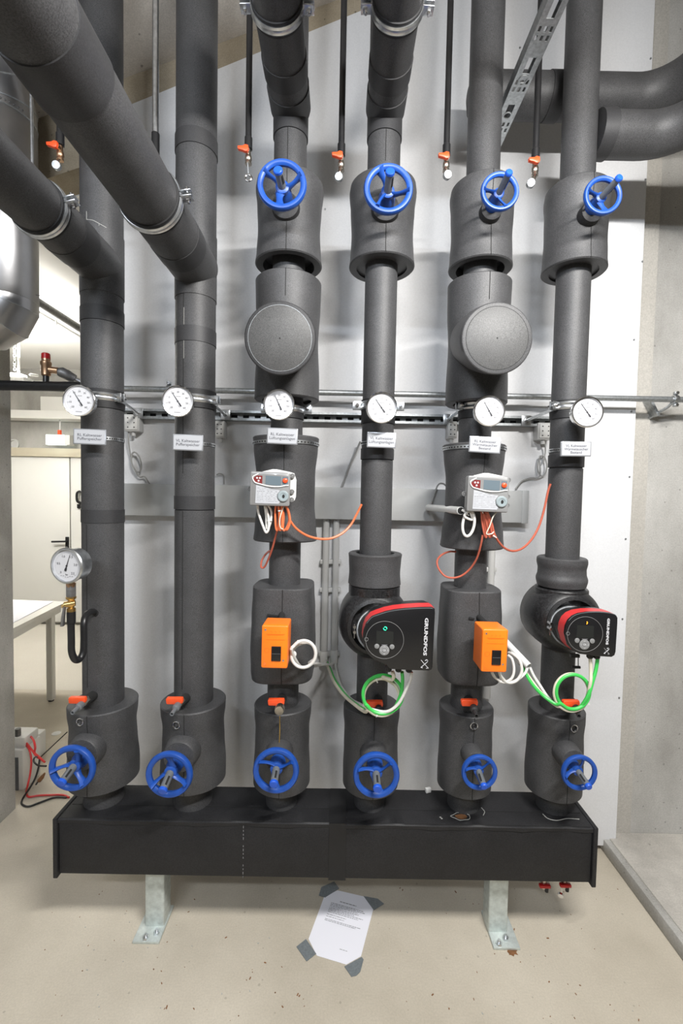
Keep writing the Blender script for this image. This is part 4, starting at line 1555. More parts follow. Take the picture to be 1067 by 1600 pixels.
    if i == 3:
        for a0 in (0, 180):
            tube(b, [Mx @ Vector((2.6 * k * math.cos(R(a0 + q)), (18.5 + 0) * k + 2.6 * k * math.sin(R(a0 + q)), 0.0006)) for q in range(-20, 125, 16)], 0.0011, 6)
    else:
        tube(b, [Mx @ Vector((2.4 * k * math.cos(R(q)), 18.5 * k + 2.4 * k * math.sin(R(q)), 0.0006)) for q in range(-60, 61, 16)], 0.0013, 6)
    obj('status_light', b, M['led_green'] if i == 3 else M['led_orange'], fr, label='green status light' if i == 3 else 'orange status light')
    # lettering and mark
    if i == 3:
        lx, ly0, ly1, my = 64.5, 39.5, -24, -36
    else:
        lx, ly0, ly1, my = 35.5, 28, -16.5, -25.5
    L = (ly0 - ly1) * k
    Mt = Mx @ Matrix.Translation((lx * k, (ly0 + ly1) / 2 * k, 0.0003)) @ Matrix.Rotation(R(-90), 4, 'Z')
    tx = text('lettering', 'GRUNDFOS', L / 5.6, Mt, M['dial'], fr, ext=0.0003, bold=0.0007, sy=0.66)
    s = (1.0 if i == 3 else 0.72) * k
    b = BM()
    Mm = Mx @ Matrix.Translation((lx * k, my * k, 0.0006))
    tube(b, [Mm @ Vector((x * s, y * s, 0)) for x, y in ((-5.5, 6), (-2, 2), (2, -2.2), (6.5, -6.5))], [1.5 * s] * 4, 8, flat=(0.3, 1))
    tube(b, smooth_path([Mm @ Vector((x * s, y * s, 0)) for x, y in ((-5.5, -6), (-1.5, -2.2), (3, 2), (5.2, 5), (3.4, 6.8), (0.8, 5.2))], 4), 1.25 * s, 8, flat=(0.3, 1))
    tube(b, [Mm @ Vector((x * s, y * s, 0)) for x, y in ((-5.5, -6), (-2.5, -6.2))], 1.1 * s, 8, flat=(0.3, 1))
    tube(b, [Mm @ Vector((x * s, y * s, 0)) for x, y in ((6.5, -6.5), (3.0, -6.8))], 1.1 * s, 8, flat=(0.3, 1))
    obj('logo', b, M['dial'], fr)
    # cable glands
    for gx in ((10, 26, 43) if i == 3 else (18, 29)):
        b = BM()
        y0 = -47 if i == 3 else -34
        dd = -0.03
        lathe(b, [(6.0 * k, 0), (6.0 * k, 4 * k), (5.2 * k, 4.5 * k), (5.2 * k, 9 * k), (3.5 * k, 11 * k)], frame(Mx @ Vector((gx * k, y0 * k + 0.003, dd)), Mx.to_3x3() @ Vector((0, -1, 0))), 10)
        obj('cable_gland', b, M['dark'], t)
    if i == 5:
        b = BM()
        q = P(903, 1030, 1.53)
        tube(b, [q + Vector((0, 0, 0.012)), q + Vector((0.002, 0, -0.03))], 0.0015, 6)
        cyl(b, q + Vector((-0.02, 0, -0.028)), q + Vector((0.008, 0, -0.028)), 0.005, 10)
        box(b, q + Vector((-0.012, 0, 0.012)), (0.03, 0.012, 0.01))
        obj('plug_strap', b, M['dark'], t)

# ------------------------------------------------------------------ drain cocks on the lower valves
dk = [  # hole px, lever centre px, spout px, ring px, kind
    ((148, 1085), (121, 1094), (114, 1113), (125, 1128), 'spout', 'orange-levered drain cock at the foot of the leftmost riser'),
    ((292, 1089), (273, 1095), (269, 1115), (275.5, 1133), 'spout', 'orange-levered drain cock at the foot of the second thick riser'),
    ((441, 1090), (432, 1097), (436, 1111), None, 'cap', 'drain cock with round silver cap, under the left actuator'),
    ((590, 1092), (586, 1100), (592, 1117), None, 'spout', 'red-levered drain cock behind the looped green cable of the left pump'),
    ((731, 1092), (734, 1098), (744, 1118), (740.5, 1134), 'spout', 'red-levered drain cock under the right orange actuator'),
    ((890, 1095), (893, 1099), (904, 1118), (897, 1138), 'spout', 'red-levered drain cock under the cable loop of the right pump')]
for i, (h, lv, sp, rgp, kd, lab) in enumerate(dk):
    hole = P(h[0], h[1], YP - (RB if i < 2 else RS) + 0.012)
    lvp = P(lv[0], lv[1], 1.555)
    spp = P(sp[0], sp[1], 1.50)
    t = thing('drain_cock', lab, 'valve', lvp, 'drain cocks above the lower valves')
    mid = Vector(((hole.x + spp.x) / 2, 1.575, lvp.z - 0.012))
    b = BM()
    tube(b, [hole, hole.lerp(mid, 0.55), hole.lerp(mid, 0.8)], [0.0175, 0.017, 0.0155], 14)
    obj('insulated_stub', b, M['seam'], t)
    b = BM()
    a = hole.lerp(mid, 0.78)
    e = mid.lerp(spp, 0.45)
    cyl(b, a, mid, 0.0095, 12)
    cyl(b, mid - (e - a).normalized() * 0.012, mid + (e - a).normalized() * 0.012, 0.0135, 6)
    cyl(b, mid, e, 0.010, 12)
    cyl(b, mid, Vector((mid.x, mid.y, lvp.z)), 0.006, 10)
    bd = obj('body', b, M['nickel'], t)
    b = BM()
    rot = Matrix.Rotation(0.1, 3, 'Y')
    prism(b, [(-0.029, -0.007), (-0.027, -0.010), (0.010, -0.012), (0.026, -0.009), (0.028, 0.0), (0.026, 0.009), (0.008, 0.010), (-0.027, 0.011), (-0.030, 0.007)], -0.011, 0.004,
          FACE(lvp, R(3)), 0.002)
    obj('lever', b, M['lever'], t)
    b = BM()
    if kd == 'spout':
        d = (spp - e).normalized()
        lathe(b, [(0.012, -0.012), (0.013, 0.0), (0.012, 0.010), (0.007, 0.013), (0.0068, (spp - e).length + 0.004), (0.0045, (spp - e).length + 0.004), (0.0045, (spp - e).length - 0.01)], frame(e, d), 16)
        obj('hose_spout', b, M['stem'] if i < 2 else M['matte'], t)
    else:
        lathe(b, [(0.012, -0.03), (0.0165, -0.026), (0.0165, -0.004), (0.0145, 0.0), (0.012, -0.0005)], frame(spp, (0, -1, 0.05)), 24)
        obj('cap', b, M['nickel'], t, label='round silver cap')
        b = BM()
        q = [P(437, 1120, 1.53), P(437, 1128, 1.585), P(437, 1145, 1.5835), P(436, 1165, 1.5845)]
        tube(b, smooth_path(q, 4), 0.0035, 6, flat=(1, 0.4))
        obj('dried_drip', b, M['yellow'], t, label='yellow dried drip')
    if rgp:
        rr_ = [0.123, 0.119, 0.107, 0.106, 0.101, 0.102][i]
        q = P(rgp[0], rgp[1], 1.60)
        yy = YP - math.sqrt(max(1e-4, rr_ ** 2 - (q.x - PX[i]) ** 2)) - 0.004
        q = P(rgp[0], rgp[1], yy)
        nrm = Vector((q.x - PX[i], yy - YP, 0)).normalized()
        b = BM()
        ring(b, frame(q, nrm, (1, 0, 0)), 0.0125, circ(0.0022, 0.003, 8), 28)
        cp = obj('cap_ring', b, M['chrome'], t, label='silver cap ring')
        b = BM()
        lathe(b, [(0.0118, -0.006), (0.0118, -0.001), (0.009, -0.001), (0.008, -0.004)], frame(q, nrm), 24)
        obj('cap_inside', b, M['dark'], cp)

# ------------------------------------------------------------------ pressure gauge on its siphon pipe
g = P(105, 884, 1.475)
pg = thing('pressure_gauge', 'steel pressure gauge on a black U-bent pipe beside the leftmost riser', 'gauge', P(110, 1035, 1.50))
Mg = Matrix.Translation(g) @ Matrix.Rotation(-0.16, 4, 'Z') @ Matrix.Rotation(R(90), 4, 'X') @ Matrix.Rotation(R(-2), 4, 'Z')
b = BM()
lathe(b, [(0.050, -0.052), (0.0525, -0.049), (0.0525, -0.006), (0.058, -0.005), (0.059, 0.003), (0.056, 0.007), (0.0515, 0.007), (0.0505, 0.001), (0.050, -0.003)], Mg, 56)
obj('case', b, M['steel'], pg)
b = BM()
lathe(b, [(0.0503, -0.001), (0.0503, 0.0008)], Mg, 48)
dl = obj('dial', b, M['dial'], pg)
b = BM()
dial_ticks(b, Mg, 0.0415, 0.0435, 225, -45, 50, 0.00022, 10, 0.0012)
obj('scale', b, M['ink'], dl, smooth=0, kind='stuff')
for k, s in enumerate(('0', '0.5', '1.0', '1.5', '2.0', '2.5')):
    a = R(225 - 54 * k)
    text('lettering', s, 0.0105, Mg @ Matrix.Translation((0.031 * math.cos(a), 0.033 * math.sin(a), 0.0013)), M['ink'], dl, ext=0.0001)
text('lettering', 'bar', 0.0075, Mg @ Matrix.Translation((0.0, -0.029, 0.0013)), M['ink'], dl, ext=0.0001)
b = BM()
for x in (-0.02, -0.012, -0.004, 0.004, 0.012, 0.02):
    box(b, Mg @ Vector((x, -0.037 if abs(x) < 0.01 else -0.034, 0.0012)), (0.004, 0.0002, 0.0018))
obj('small_print', b, M['greyink'], dl, smooth=0, kind='stuff')
b = BM()
prism(b, [(0.040, -0.0003), (0.040, 0.0003), (0.006, 0.0014), (-0.004, 0.0016), (-0.012, 0.004), (-0.018, 0.004), (-0.018, -0.004), (-0.012, -0.004), (-0.004, -0.0016), (0.006, -0.0014)],
      0.002, 0.0026, Mg @ Matrix.Rotation(R(74), 4, 'Z'))
lathe(b, [(0.003, 0.002), (0.003, 0.0038)], Mg, 12)
obj('needle', b, M['ink'], pg, smooth=0)
yg = 1.50
gx = P(111, 920, yg).x
zz = lambda py: zP(111, py, yg)
b = BM()
lathe(b, [(0.0125, zz(917)), (0.0125, zz(905))], Matrix.Translation((gx, yg, 0)), 4)
cyl(b, (gx, yg, zz(917)), (gx, yg, zz(911)), 0.0145, 20)
obj('square_shank', b, M['bronze'], pg)
b = BM()
lathe(b, [(0.0155, zz(932)), (0.0165, zz(930)), (0.0165, zz(917)), (0.0155, zz(915))], Matrix.Translation((gx, yg, 0)), 6)
obj('hex_nut', b, M['iron'], pg)
b = BM()
lathe(b, [(0.010, zz(957)), (0.0135, zz(955)), (0.0135, zz(951)), (0.0085, zz(949)), (0.0135, zz(944)), (0.0135, zz(941)), (0.0085, zz(938)), (0.0155, zz(935)), (0.0155, zz(932))], Matrix.Translation((gx, yg, 0)), 20)
cyl(b, (gx - 0.016, yg - 0.012, zz(944)), (gx + 0.014, yg, zz(942)), 0.010, 16)
cyl(b, (gx - 0.022, yg - 0.014, zz(946)), (gx - 0.010, yg - 0.012, zz(945)), 0.006, 12)
obj('cock', b, M['brass'], pg)
b = BM()
q = P(101, 948, yg - 0.02)
tube(b, [q, P(99, 962, yg - 0.022), P(97.5, 978, yg - 0.022)], [0.0065, 0.0085, 0.0095], 10, flat=(1, 0.5))
obj('lever', b, M['iron'], pg)
b = BM()
lathe(b, [(0.0115, zz(974)), (0.0135, zz(973)), (0.0135, zz(956)), (0.011, zz(955))], Matrix.Translation((gx, yg, 0)), 20)
obj('sleeve', b, M['dark'], pg)
b = BM()
tube(b, smooth_path([(gx, yg, zz(958)), P(111, 975, yg), P(111.5, 1000, yg), P(112, 1018, yg), P(117, 1030, yg + .01), P(124, 1030, yg + .03), P(130, 1019, yg + .045), P(131, 1000, yg + .05), P(131, 975, yg + .055),
                     P(134, 962, yg + .075), P(142, 956, yg + .105), P(150, 957, yg + .14)], 6), 0.0112, 16)
obj('siphon_pipe', b, M['black_pipe'], pg)
b = BM()
q = P(149, 957, 1.637)
lathe(b, [(0.016, -0.01), (0.016, 0.006), (0.012, 0.008)], frame(q, (-0.35, -1, 0)), 16)
obj('collar', b, M['seam'], pg)

# ------------------------------------------------------------------ vent pipes with small taps, hanging between the risers
vp = [(94, 234, 87, 257, 'drop', 'black vent pipe with red tap, behind the leftmost overhead branches'),
      (388, 240, 388, 278, 'chain', 'black vent pipe with red tap whose ring cap hangs on a chain'),
      (533, 250, 529, 275, 'disc', 'black vent pipe with red tap between the left strainer and left pump risers'),
      (697, 251, 700, 272, 'disc', 'black vent pipe with red tap left of the right strainer riser'),
      (836, 258, 830, 285, 'disc', 'black vent pipe with red tap below the slotted steel strut')]
YV = 1.64
for k, (px, py, cx, cy, kd, lab) in enumerate(vp):
    top = P(px, py, YV)
    X, zt_ = top.x, top.z
    t = thing('vent_pipe', lab, 'pipe', (X, YV, zt_), 'vent pipes with red taps')
    b = BM()
    cyl(b, (X, YV, zt_ + 0.035), (X, YV, slope_z(X) + 0.01), 0.0108, 14)
    obj('pipe', b, M['black_pipe'], t)
    b = BM()
    lathe(b, [(0.011, zt_ + 0.012), (0.0138, zt_ + 0.014), (0.0138, zt_ + 0.052), (0.011, zt_ + 0.055)], Matrix.Translation((X, YV, 0)), 16)
    obj('sleeve', b, M['dark'], t)
    b = BM()
    s = -1 if k != 4 else -1
    lathe(b, [(0.008, zt_ + 0.014), (0.0095, zt_ + 0.01), (0.0095, zt_ - 0.006), (0.012, zt_ - 0.010), (0.012, zt_ - 0.022), (0.0095, zt_ - 0.026), (0.0115, zt_ - 0.03), (0.0115, zt_ - 0.037), (0.008, zt_ - 0.037)],
          Matrix.Translation((X, YV, 0)), 16)
    cyl(b, (X, YV, zt_), (X, YV - 0.02, zt_), 0.008, 12)
    obj('tap_body', b, M['nickel'] if k not in (0,) else M['bronze'], t)
    b = BM()
    lv = Vector((X - 0.010, YV - 0.024, zt_))
    prism(b, [(-0.022, 0.006), (-0.021, -0.003), (-0.006, -0.007), (0.004, -0.011), (0.012, -0.010), (0.016, -0.002), (0.014, 0.010), (0.004, 0.012), (-0.004, 0.008)], -0.008, 0.004, FACE(lv), 0.0015)
    obj('lever', b, M['lever'], t)
    cp = P(cx, cy, YV - 0.025)
    b = BM()
    if kd == 'chain':
        ring(b, FACE(cp), 0.0105, circ(0.004, 0.004, 8), 24)
        obj('cap', b, M['chrome'], t, label='silver ring cap')
        b = BM()
        for q in range(8):
            z = zt_ - 0.037 - (zt_ - 0.037 - cp.z - 0.014) * (q + 0.5) / 8
            box(b, (X + (cp.x - X) * q / 8, YV - 0.008 - 0.016 * q / 8, z), (0.0032, 0.0032, 0.0055))
        obj('chain', b, M['zinc'], t, kind='stuff')
    else:
        d = Vector((0.15 if kd == 'drop' else (-0.12 if k != 3 else 0.15), -1, -0.18)).normalized()
        lathe(b, [(0.011, -0.016), (0.0142, -0.014), (0.0142, -0.002), (0.0125, 0), (0.003, 0.0005)], frame(cp, d), 24)
        obj('cap', b, M['zinc'], t, label='round silver cap')
        b = BM()
        tube(b, [Vector((X, YV - 0.004, zt_ - 0.034)), (Vector((X, YV - 0.012, zt_ - 0.042)) + cp) / 2, cp - d * 0.01], 0.0065 if k else 0.004, 8)
        obj('outlet', b, M['nickel'], t)
# galvanised drop pipe behind the thick diagonal branch and a thin rod at the aluminium duct
t = thing('drop_pipe', 'shiny galvanised drop pipe left of the second thick riser', 'pipe', P(242, 225, 1.66))
q = P(243, 222, 1.66)
b = BM()
cyl(b, (q.x, 1.66, q.z), (q.x, 1.66, slope_z(q.x) + 0.01), 0.0108, 16)
obj('pipe', b, M['steel'], t)
b = BM()
lathe(b, [(0.011, q.z - 0.05), (0.0138, q.z - 0.048), (0.0138, q.z + 0.028), (0.0115, q.z + 0.03)], Matrix.Translation((q.x, 1.66, 0)), 16)
obj('sleeve', b, M['dark'], t)
q = P(50, 245, 1.75)
b = BM()
cyl(b, (q.x, 1.75, q.z - 0.05), (q.x, 1.75, slope_z(q.x) + 0.01), 0.0055, 12)
tag(obj('threaded_rod', b, M['steel'], None), 'thin bright steel rod along the aluminium duct', 'rod')

# ------------------------------------------------------------------ aluminium-clad duct at the left edge
YD_ = 1.90
dx = P(4, 320, YD_).x
rd = 0.122
zb = zP(4, 450, YD_ - rd)
zt_ = zP(20, 150, YD_ - rd)
t = thing('aluminium_duct', 'aluminium-clad duct hanging at the left edge of the room', 'duct', (dx, YD_, zb - 0.15))
b = BM()
lathe(b, [(rd - 0.003, zb), (rd, zb + 0.004), (rd, zt_ - 0.004), (rd - 0.003, zt_)], Matrix.Translation((dx, YD_, 0)), 56)
obj('straight_jacket', b, M['alu'], t)
# segmented bend at the bottom, turning left
def mitre(bm, c0, dirs, r, L, seg=56):
    rings = []
    o = Vector(c0)
    for k, d in enumerate(dirs):
        d = Vector(d).normalized()
        prev = Vector(dirs[k - 1]).normalized() if k else d
        nrm = (d + prev).normalized()
        Mx = frame(o, nrm, (0, 1, 0.001))
        cs = max(0.5, nrm.dot(d))
        # stretch along the bend direction
        side = (d - prev)
        rg = []
        ax = side.normalized() if side.length > 1e-6 else None
        for j in range(seg):
            v = Mx.to_3x3() @ Vector((r * math.cos(2 * math.pi * j / seg), r * math.sin(2 * math.pi * j / seg), 0))
            if ax is not None:
                w = ax - nrm * ax.dot(nrm)
                if w.length > 1e-6:
                    w.normalize()
                    v += w * v.dot(w) * (1 / cs - 1)
            rg.append(o + v)
        rings.append(rg)
        o = o + d * L[k]
    rings.append([p + dirs_last for p in rings[-1]] if False else [q + Vector(dirs[-1]).normalized() * L[-1] for q in rings[-1]])
    loft(bm, rings)
    return rings


b = BM()
dirs = [(0, 0, -1), (-0.5, 0, -0.87), (-0.87, 0, -0.5), (-1, 0, 0)]
rgs = mitre(b, (dx, YD_, zb), dirs, rd - 0.0005, [0.012, 0.045, 0.045, 0.30])
obj('bottom_bend', b, M['alu'], t, smooth=20)
b = BM()
for rg_ in rgs[1:4]:
    tube(b, [p for p in rg_], 0.0016, 6, closed=True)
obj('bend_seam', b, M['zinc'], t)
b = BM()
dirs = [(0, 0, 1), (0, -0.38, 0.92), (0, -0.71, 0.71), (0, -0.92, 0.38), (0, -1, 0)]
rgs = mitre(b, (dx, YD_, zt_), dirs, rd - 0.0005, [0.05, 0.1, 0.1, 0.1, 1.2])
obj('top_bend', b, M['alu'], t, smooth=20)
b = BM()
for rg_ in rgs[0:5]:
    tube(b, [p for p in rg_], 0.003, 6, closed=True)
obj('bead', b, M['zinc'], t)
b = BM()
for a in range(8):
    th = -1.2 + a * 0.12
    cyl(b, (dx + rd * math.cos(th), YD_ + rd * math.sin(th), zt_ + 0.012), (dx + (rd + 0.002) * math.cos(th), YD_ + (rd + 0.002) * math.sin(th), zt_ + 0.012), 0.004, 6)
obj('rivets', b, M['iron'], t, kind='stuff')
b = BM()
q = P(27, 440, YD_ - rd)
box(b, (q.x, YD_ - math.sqrt(max(0.0, rd ** 2 - (q.x - dx) ** 2)) - 0.0004, q.z), (0.022, 0.001, 0.002), Matrix.Rotation(0.1, 3, 'Y'))
obj('pen_mark', b, M['ink'], t, smooth=0)

# ------------------------------------------------------------------ slotted steel strut, top right
XS, ZS = 0.598, zP(795, 190, 1.80)
t = thing('slotted_strut', 'slotted galvanised steel strut running overhead to the wall, top right', 'strut', (XS, YW, ZS))
SW, SH, ST = 0.060, 0.034, 0.0028
y_hi, y_lo = YW - 0.001, 0.25
b = BM()
# bottom web built as strips around the slots
xs_cols = [-0.03, -0.0235, -0.0155, -0.0075, 0.0, 0.0075, 0.0155, 0.0235, 0.03]


def web(bm, xa, xb, ya, yb):
    box(bm, (XS + (xa + xb) / 2, (ya + yb) / 2, ZS), (xb - xa, yb - ya, ST))


y = y_hi
first = True
while y > y_lo:
    L = 0.18
    # plain stretch, small slots in two rows, long slot
    web(b, -0.03, 0.03, y - 0.03, y)
    for row in range(2):
        ya, yb = y - 0.03 - row * 0.028 - 0.018, y - 0.03 - row * 0.028
        for xa, xb in ((-0.03, -0.022), (-0.014, -0.0045), (0.0045, 0.014), (0.022, 0.03)):
            web(b, xa, xb, ya, yb)
        web(b, -0.03, 0.03, ya - 0.010, ya)
    y2 = y - 0.03 - 0.056
    ya, yb = y2 - 0.07, y2 - 0.012
    web(b, -0.03, 0.03, yb, y2)
    web(b, -0.03, -0.012, ya, yb)
    web(b, 0.012, 0.03, ya, yb)
    web(b, -0.03, 0.03, y - L, ya)
    y -= L
obj('slotted_web', b, M['zinc'], t)
b = BM()
for s in (-1, 1):
    box(b, (XS + s * (0.03 - ST / 2), (y_hi + y_lo) / 2, ZS + SH / 2), (ST, y_hi - y_lo, SH))
    box(b, (XS + s * 0.024, (y_hi + y_lo) / 2, ZS + SH), (0.014, y_hi - y_lo, ST))
obj('side_flange', b, M['zinc'], t)
b = BM()
for yy in (1.62, 1.77):
    ring(b, Matrix.Translation((XS, yy - 0.0, ZS - 0.002)), 0.014, circ(0.003, 0.002, 6), 20)
obj('embossed_ring', b, M['zinc'], t)

# ------------------------------------------------------------------ things on the back wall
# long galvanised pipe with clamps, black from the opening leftwards
YR = 1.985
a, c = P(170, 605.5, YR), P(1075, 626, YR)
zr = (a.z + c.z) / 2
t = thing('service_pipe', 'thin galvanised pipe running level along the white wall', 'pipe', (0.3, YR, zr))
b = BM()
cyl(b, (a.x, YR, zr), (1.95, YR, zr), 0.0125, 16)
obj('pipe', b, M['zinc'], t)
b = BM()
cyl(b, (XL - 0.6, YR, zr + 0.004), (a.x + 0.02, YR, zr + 0.004), 0.0215, 20)
obj('black_section', b, M['black_pipe'], t, label='black section crossing the doorway opening')
for px, lab in ((265, 'steel clamp on the thin level pipe, left by the second thick riser'), (1054, 'steel clamp on the thin level pipe at the right concrete wall')):
    q = P(px, 610 if px < 400 else 627, YR)
    t = thing('pipe_clamp', lab, 'clamp', (q.x, YR, zr), 'clamps on the level pipe')
    b = BM()
    Mx = frame((q.x, YR, zr), (1, 0, 0), (0, 0, 1))
    ring(b, Mx, 0.0135, [(0, -0.010), (0.006, -0.009), (0.008, 0), (0.006, 0.009), (0, 0.010)], 24)
    obj('band', b, M['steel'], t)
    for s in (-1, 1):
        b = BM()
        box(b, (q.x, YR - 0.006, zr + s * 0.026), (0.018, 0.014, 0.012), bev=0.002)
        lg = obj('lug', b, M['zinc'], t)
        b = BM()
        lathe(b, [(0.007, 0), (0.007, 0.005)], frame((q.x, YR - 0.013, zr + s * 0.026), (0, -1, 0)), 6)
        obj('bolt', b, M['chrome'], lg)
    if px > 400:
        b = BM()
        tube(b, [(q.x - 0.005, YR + 0.01, zr - 0.014), (q.x - 0.015, YR + 0.02, zr - 0.03), (q.x - 0.035, YC, zr - 0.065)], 0.006, 8)
        box(b, (q.x - 0.045, YC - 0.03, zr - 0.02), (0.012, 0.05, 0.09), Matrix.Rotation(-0.5, 3, 'Y'))
        obj('bracket', b, M['zinc'], t)
    else:
        b = BM()
        cyl(b, (q.x, YR, zr), (q.x, YW, zr), 0.005, 8)
        obj('bracket', b, M['zinc'], t)

# strut channel rail
zr1 = P(450, 651, 2.03).z
x0, x1 = -0.99, P(868, 664, 2.03).x
t = thing('strut_rail', 'dark slotted mounting rail on the white wall behind the thermometers', 'rail', (0, 2.04, zr1))
b = BM()
RH = 0.041
box(b, ((x0 + x1) / 2, 2.057, zr1), (x1 - x0, 0.004, RH))
for s in (-1, 1):
    box(b, ((x0 + x1) / 2, 2.04, zr1 + s * RH / 2), (x1 - x0, 0.038, 0.0025))
    box(b, ((x0 + x1) / 2, 2.0215, zr1 + s * (RH / 2 - 0.004)), (x1 - x0, 0.0025, 0.010))
obj('channel', b, M['zinc'], t)
b = BM()
x = x0 + 0.04
while x < x1:
    box(b, (x, 2.0545, zr1), (0.026, 0.002, 0.012), bev=0.0)
    x += 0.052
obj('slots', b, M['seam'], t, kind='stuff')
rods = [((216, 660), (196, 630), 0), ((352, 661), (338, 640), 1), ((822, 684 - 22), (856, 645), 5), ((700, 660), (706, 640), 4)]
for (fx, fy), (tx_, ty), i in rods:
    f = P(fx, fy, 2.012)
    g_ = Vector((PX[i] + (0.05 if i < 2 else -0.04), YP + 0.055, ZC[i]))
    t = thing('rail_bracket', ('steel rod and bracket tying the %s riser clamp to the wall rail' % ['leftmost', 'second', '', '', 'right strainer', 'rightmost'][i]), 'bracket', f, 'brackets on the wall rail')
    b = BM()
    box(b, (f.x, 2.012, zr1), (0.042, 0.006, 0.044), bev=0.002)
    obj('plate', b, M['steel'], t)
    b = BM()
    cyl(b, (f.x, 2.01, zr1), g_, 0.006, 10)
    obj('rod', b, M['steel'], t)
    b = BM()
    lathe(b, [(0.010, 0), (0.010, 0.008)], frame((f.x, 2.008, zr1), (0, -1, 0)), 6)
    obj('nut', b, M['chrome'], t)

# grey cable duct
xa, xb = -0.99, P(826, 790, 2.0).x
zc0, zc1 = P(500, 811, 2.0).z, P(500, 761, 2.0).z
t = thing('cable_duct', 'long grey cable duct fixed along the white wall', 'duct', (0, 2.03, zc0))
b = BM()
box(b, ((xa + xb) / 2, 2.035, (zc0 + zc1) / 2), (xb - xa, 0.05, zc1 - zc0 - 0.01), bev=0.002)
obj('trunk', b, M['duct'], t)
b = BM()
box(b, ((xa + xb) / 2, 2.006, (zc0 + zc1) / 2), (xb - xa, 0.010, zc1 - zc0), bev=0.003)
obj('cover', b, M['duct'], t)
b = BM()
box(b, (xb - 0.015, 2.03, (zc0 + zc1) / 2), (0.03, 0.064, zc1 - zc0 + 0.004), bev=0.003)
obj('end_cap', b, M['duct'], t)

# sockets with cables
for k, (px, py, w, lab) in enumerate(((207, 661, 16, 'small grey socket box right of the leftmost riser'), (344, 671, 10, 'small grey socket box half hidden behind the second thick riser'),
                                      (850, 674, 15, 'small grey socket box left of the rightmost riser'), (706, 672, 10, 'small grey socket box half hidden behind the right strainer riser'))):
    q = P(px, py, 2.02)
    t = thing('socket_box', lab, 'socket', q, 'socket boxes under the wall rail')
    W = w * 2.02 / FPX * 1.5
    b = BM()
    box(b, (q.x, 2.035, q.z), (W, 0.05, 0.075), bev=0.005)
    obj('case', b, M['conduit'], t)
    b = BM()
    box(b, (q.x, 2.008, q.z), (W * 0.8, 0.006, 0.062), bev=0.003)
    obj('cover', b, M['white_pl'], t)
    b = BM()
    for dz in (0.02, 0.0, -0.02):
        for sx in (-0.2, 0.2):
            cyl(b, (q.x + W * sx, 2.006, q.z + dz), (q.x + W * sx, 2.0035, q.z + dz), 0.0028, 8)
    obj('terminals', b, M['ink'], t)
    b = BM()
    cyl(b, (q.x - 0.0, 2.03, q.z - 0.036), (q.x - 0.0, 2.03, q.z - 0.055), 0.009, 10)
    obj('cable_gland', b, M['conduit'], t)


def cable(path, r, mat, label, n=6, group=None, name='cable', ties=(), seg=8):
    """ties: list of (index along the smoothed path 0..1)"""
    p = smooth_path(path, n)
    t = thing(name, label, 'cable', p[0], group)
    b = BM()
    tube(b, p, r, seg)
    obj('sheath', b, mat, t)
    for u in ties:
        k = min(len(p) - 2, max(1, int(u * (len(p) - 1))))
        d = (p[k + 1] - p[k - 1]).normalized()
        b = BM()
        ring(b, frame(p[k], d), r + 0.0004, [(0, -0.002), (0.0012, -0.002), (0.0012, 0.002), (0, 0.002)], 12)
        Mx = frame(p[k], d)
        box(b, Mx @ Vector((r + 0.004, 0, 0)), (0.006, 0.003, 0.003), Mx.to_3x3())
        obj('cable_tie', b, M['tie'], t)
    return t


def coil(cx, cy, Y, rx, ry, a0, turns, n=14, dy=0.006, tilt=0.0):
    out = []
    m = int(abs(turns) * n)
    for k in range(m + 1):
        a = a0 + 2 * math.pi * turns * k / m
        x, y = rx * math.cos(a), -ry * math.sin(a)
        out.append(P(cx + x * math.cos(tilt) - y * math.sin(tilt), cy + x * math.sin(tilt) + y * math.cos(tilt), Y - dy * k / n))
    return out


cable(pts([(201, 673, 2.03), (201, 690, 2.03), (204, 712, 2.04)]) + coil(213, 722, 2.04, 7, 16, 2.4, 2.2, tilt=-0.25)
      + pts([(218, 745, 2.04), (226, 745, 2.04), (234, 757, 2.03)]), 0.0034, M['cab_grey'], 'thin grey cable with a small coil beside the leftmost riser', 4)
cable(pts([(338, 742, 2.045), (343, 740, 2.045), (349, 743, 2.045), (350, 756, 2.03)]), 0.003, M['cab_grey'], 'short grey cable curl right of the second thick riser', 5)
cable(pts([(851, 690, 2.03), (852, 705, 2.04), (849, 722, 2.04)]) + coil(847, 728, 2.045, 7, 16, 1.0, 1.2) + pts([(843, 744, 2.04), (828, 747, 2.045), (815, 752, 2.045), (805, 764, 2.03)]),
      0.003, M['cab_grey'], 'thin grey cable looping left of the rightmost riser', 4)
cable(pts([(705, 756, 2.03), (700, 762, 1.99)]) + pts([(693, 756, 1.985), (685, 757, 1.98), (679, 770, 1.975), (674, 784, 1.97), (671, 794, 1.97)]), 0.0036, M['cab_grey'], 'grey cable arching into the short level conduit', 5)
cable(pts([(563, 690, 2.02), (556, 706, 2.04), (546, 728, 2.05), (536, 755, 2.05), (533, 762, 2.03)]), 0.0045, M['cab_grey'], 'grey cable slanting behind the left pump riser into the duct', 5)

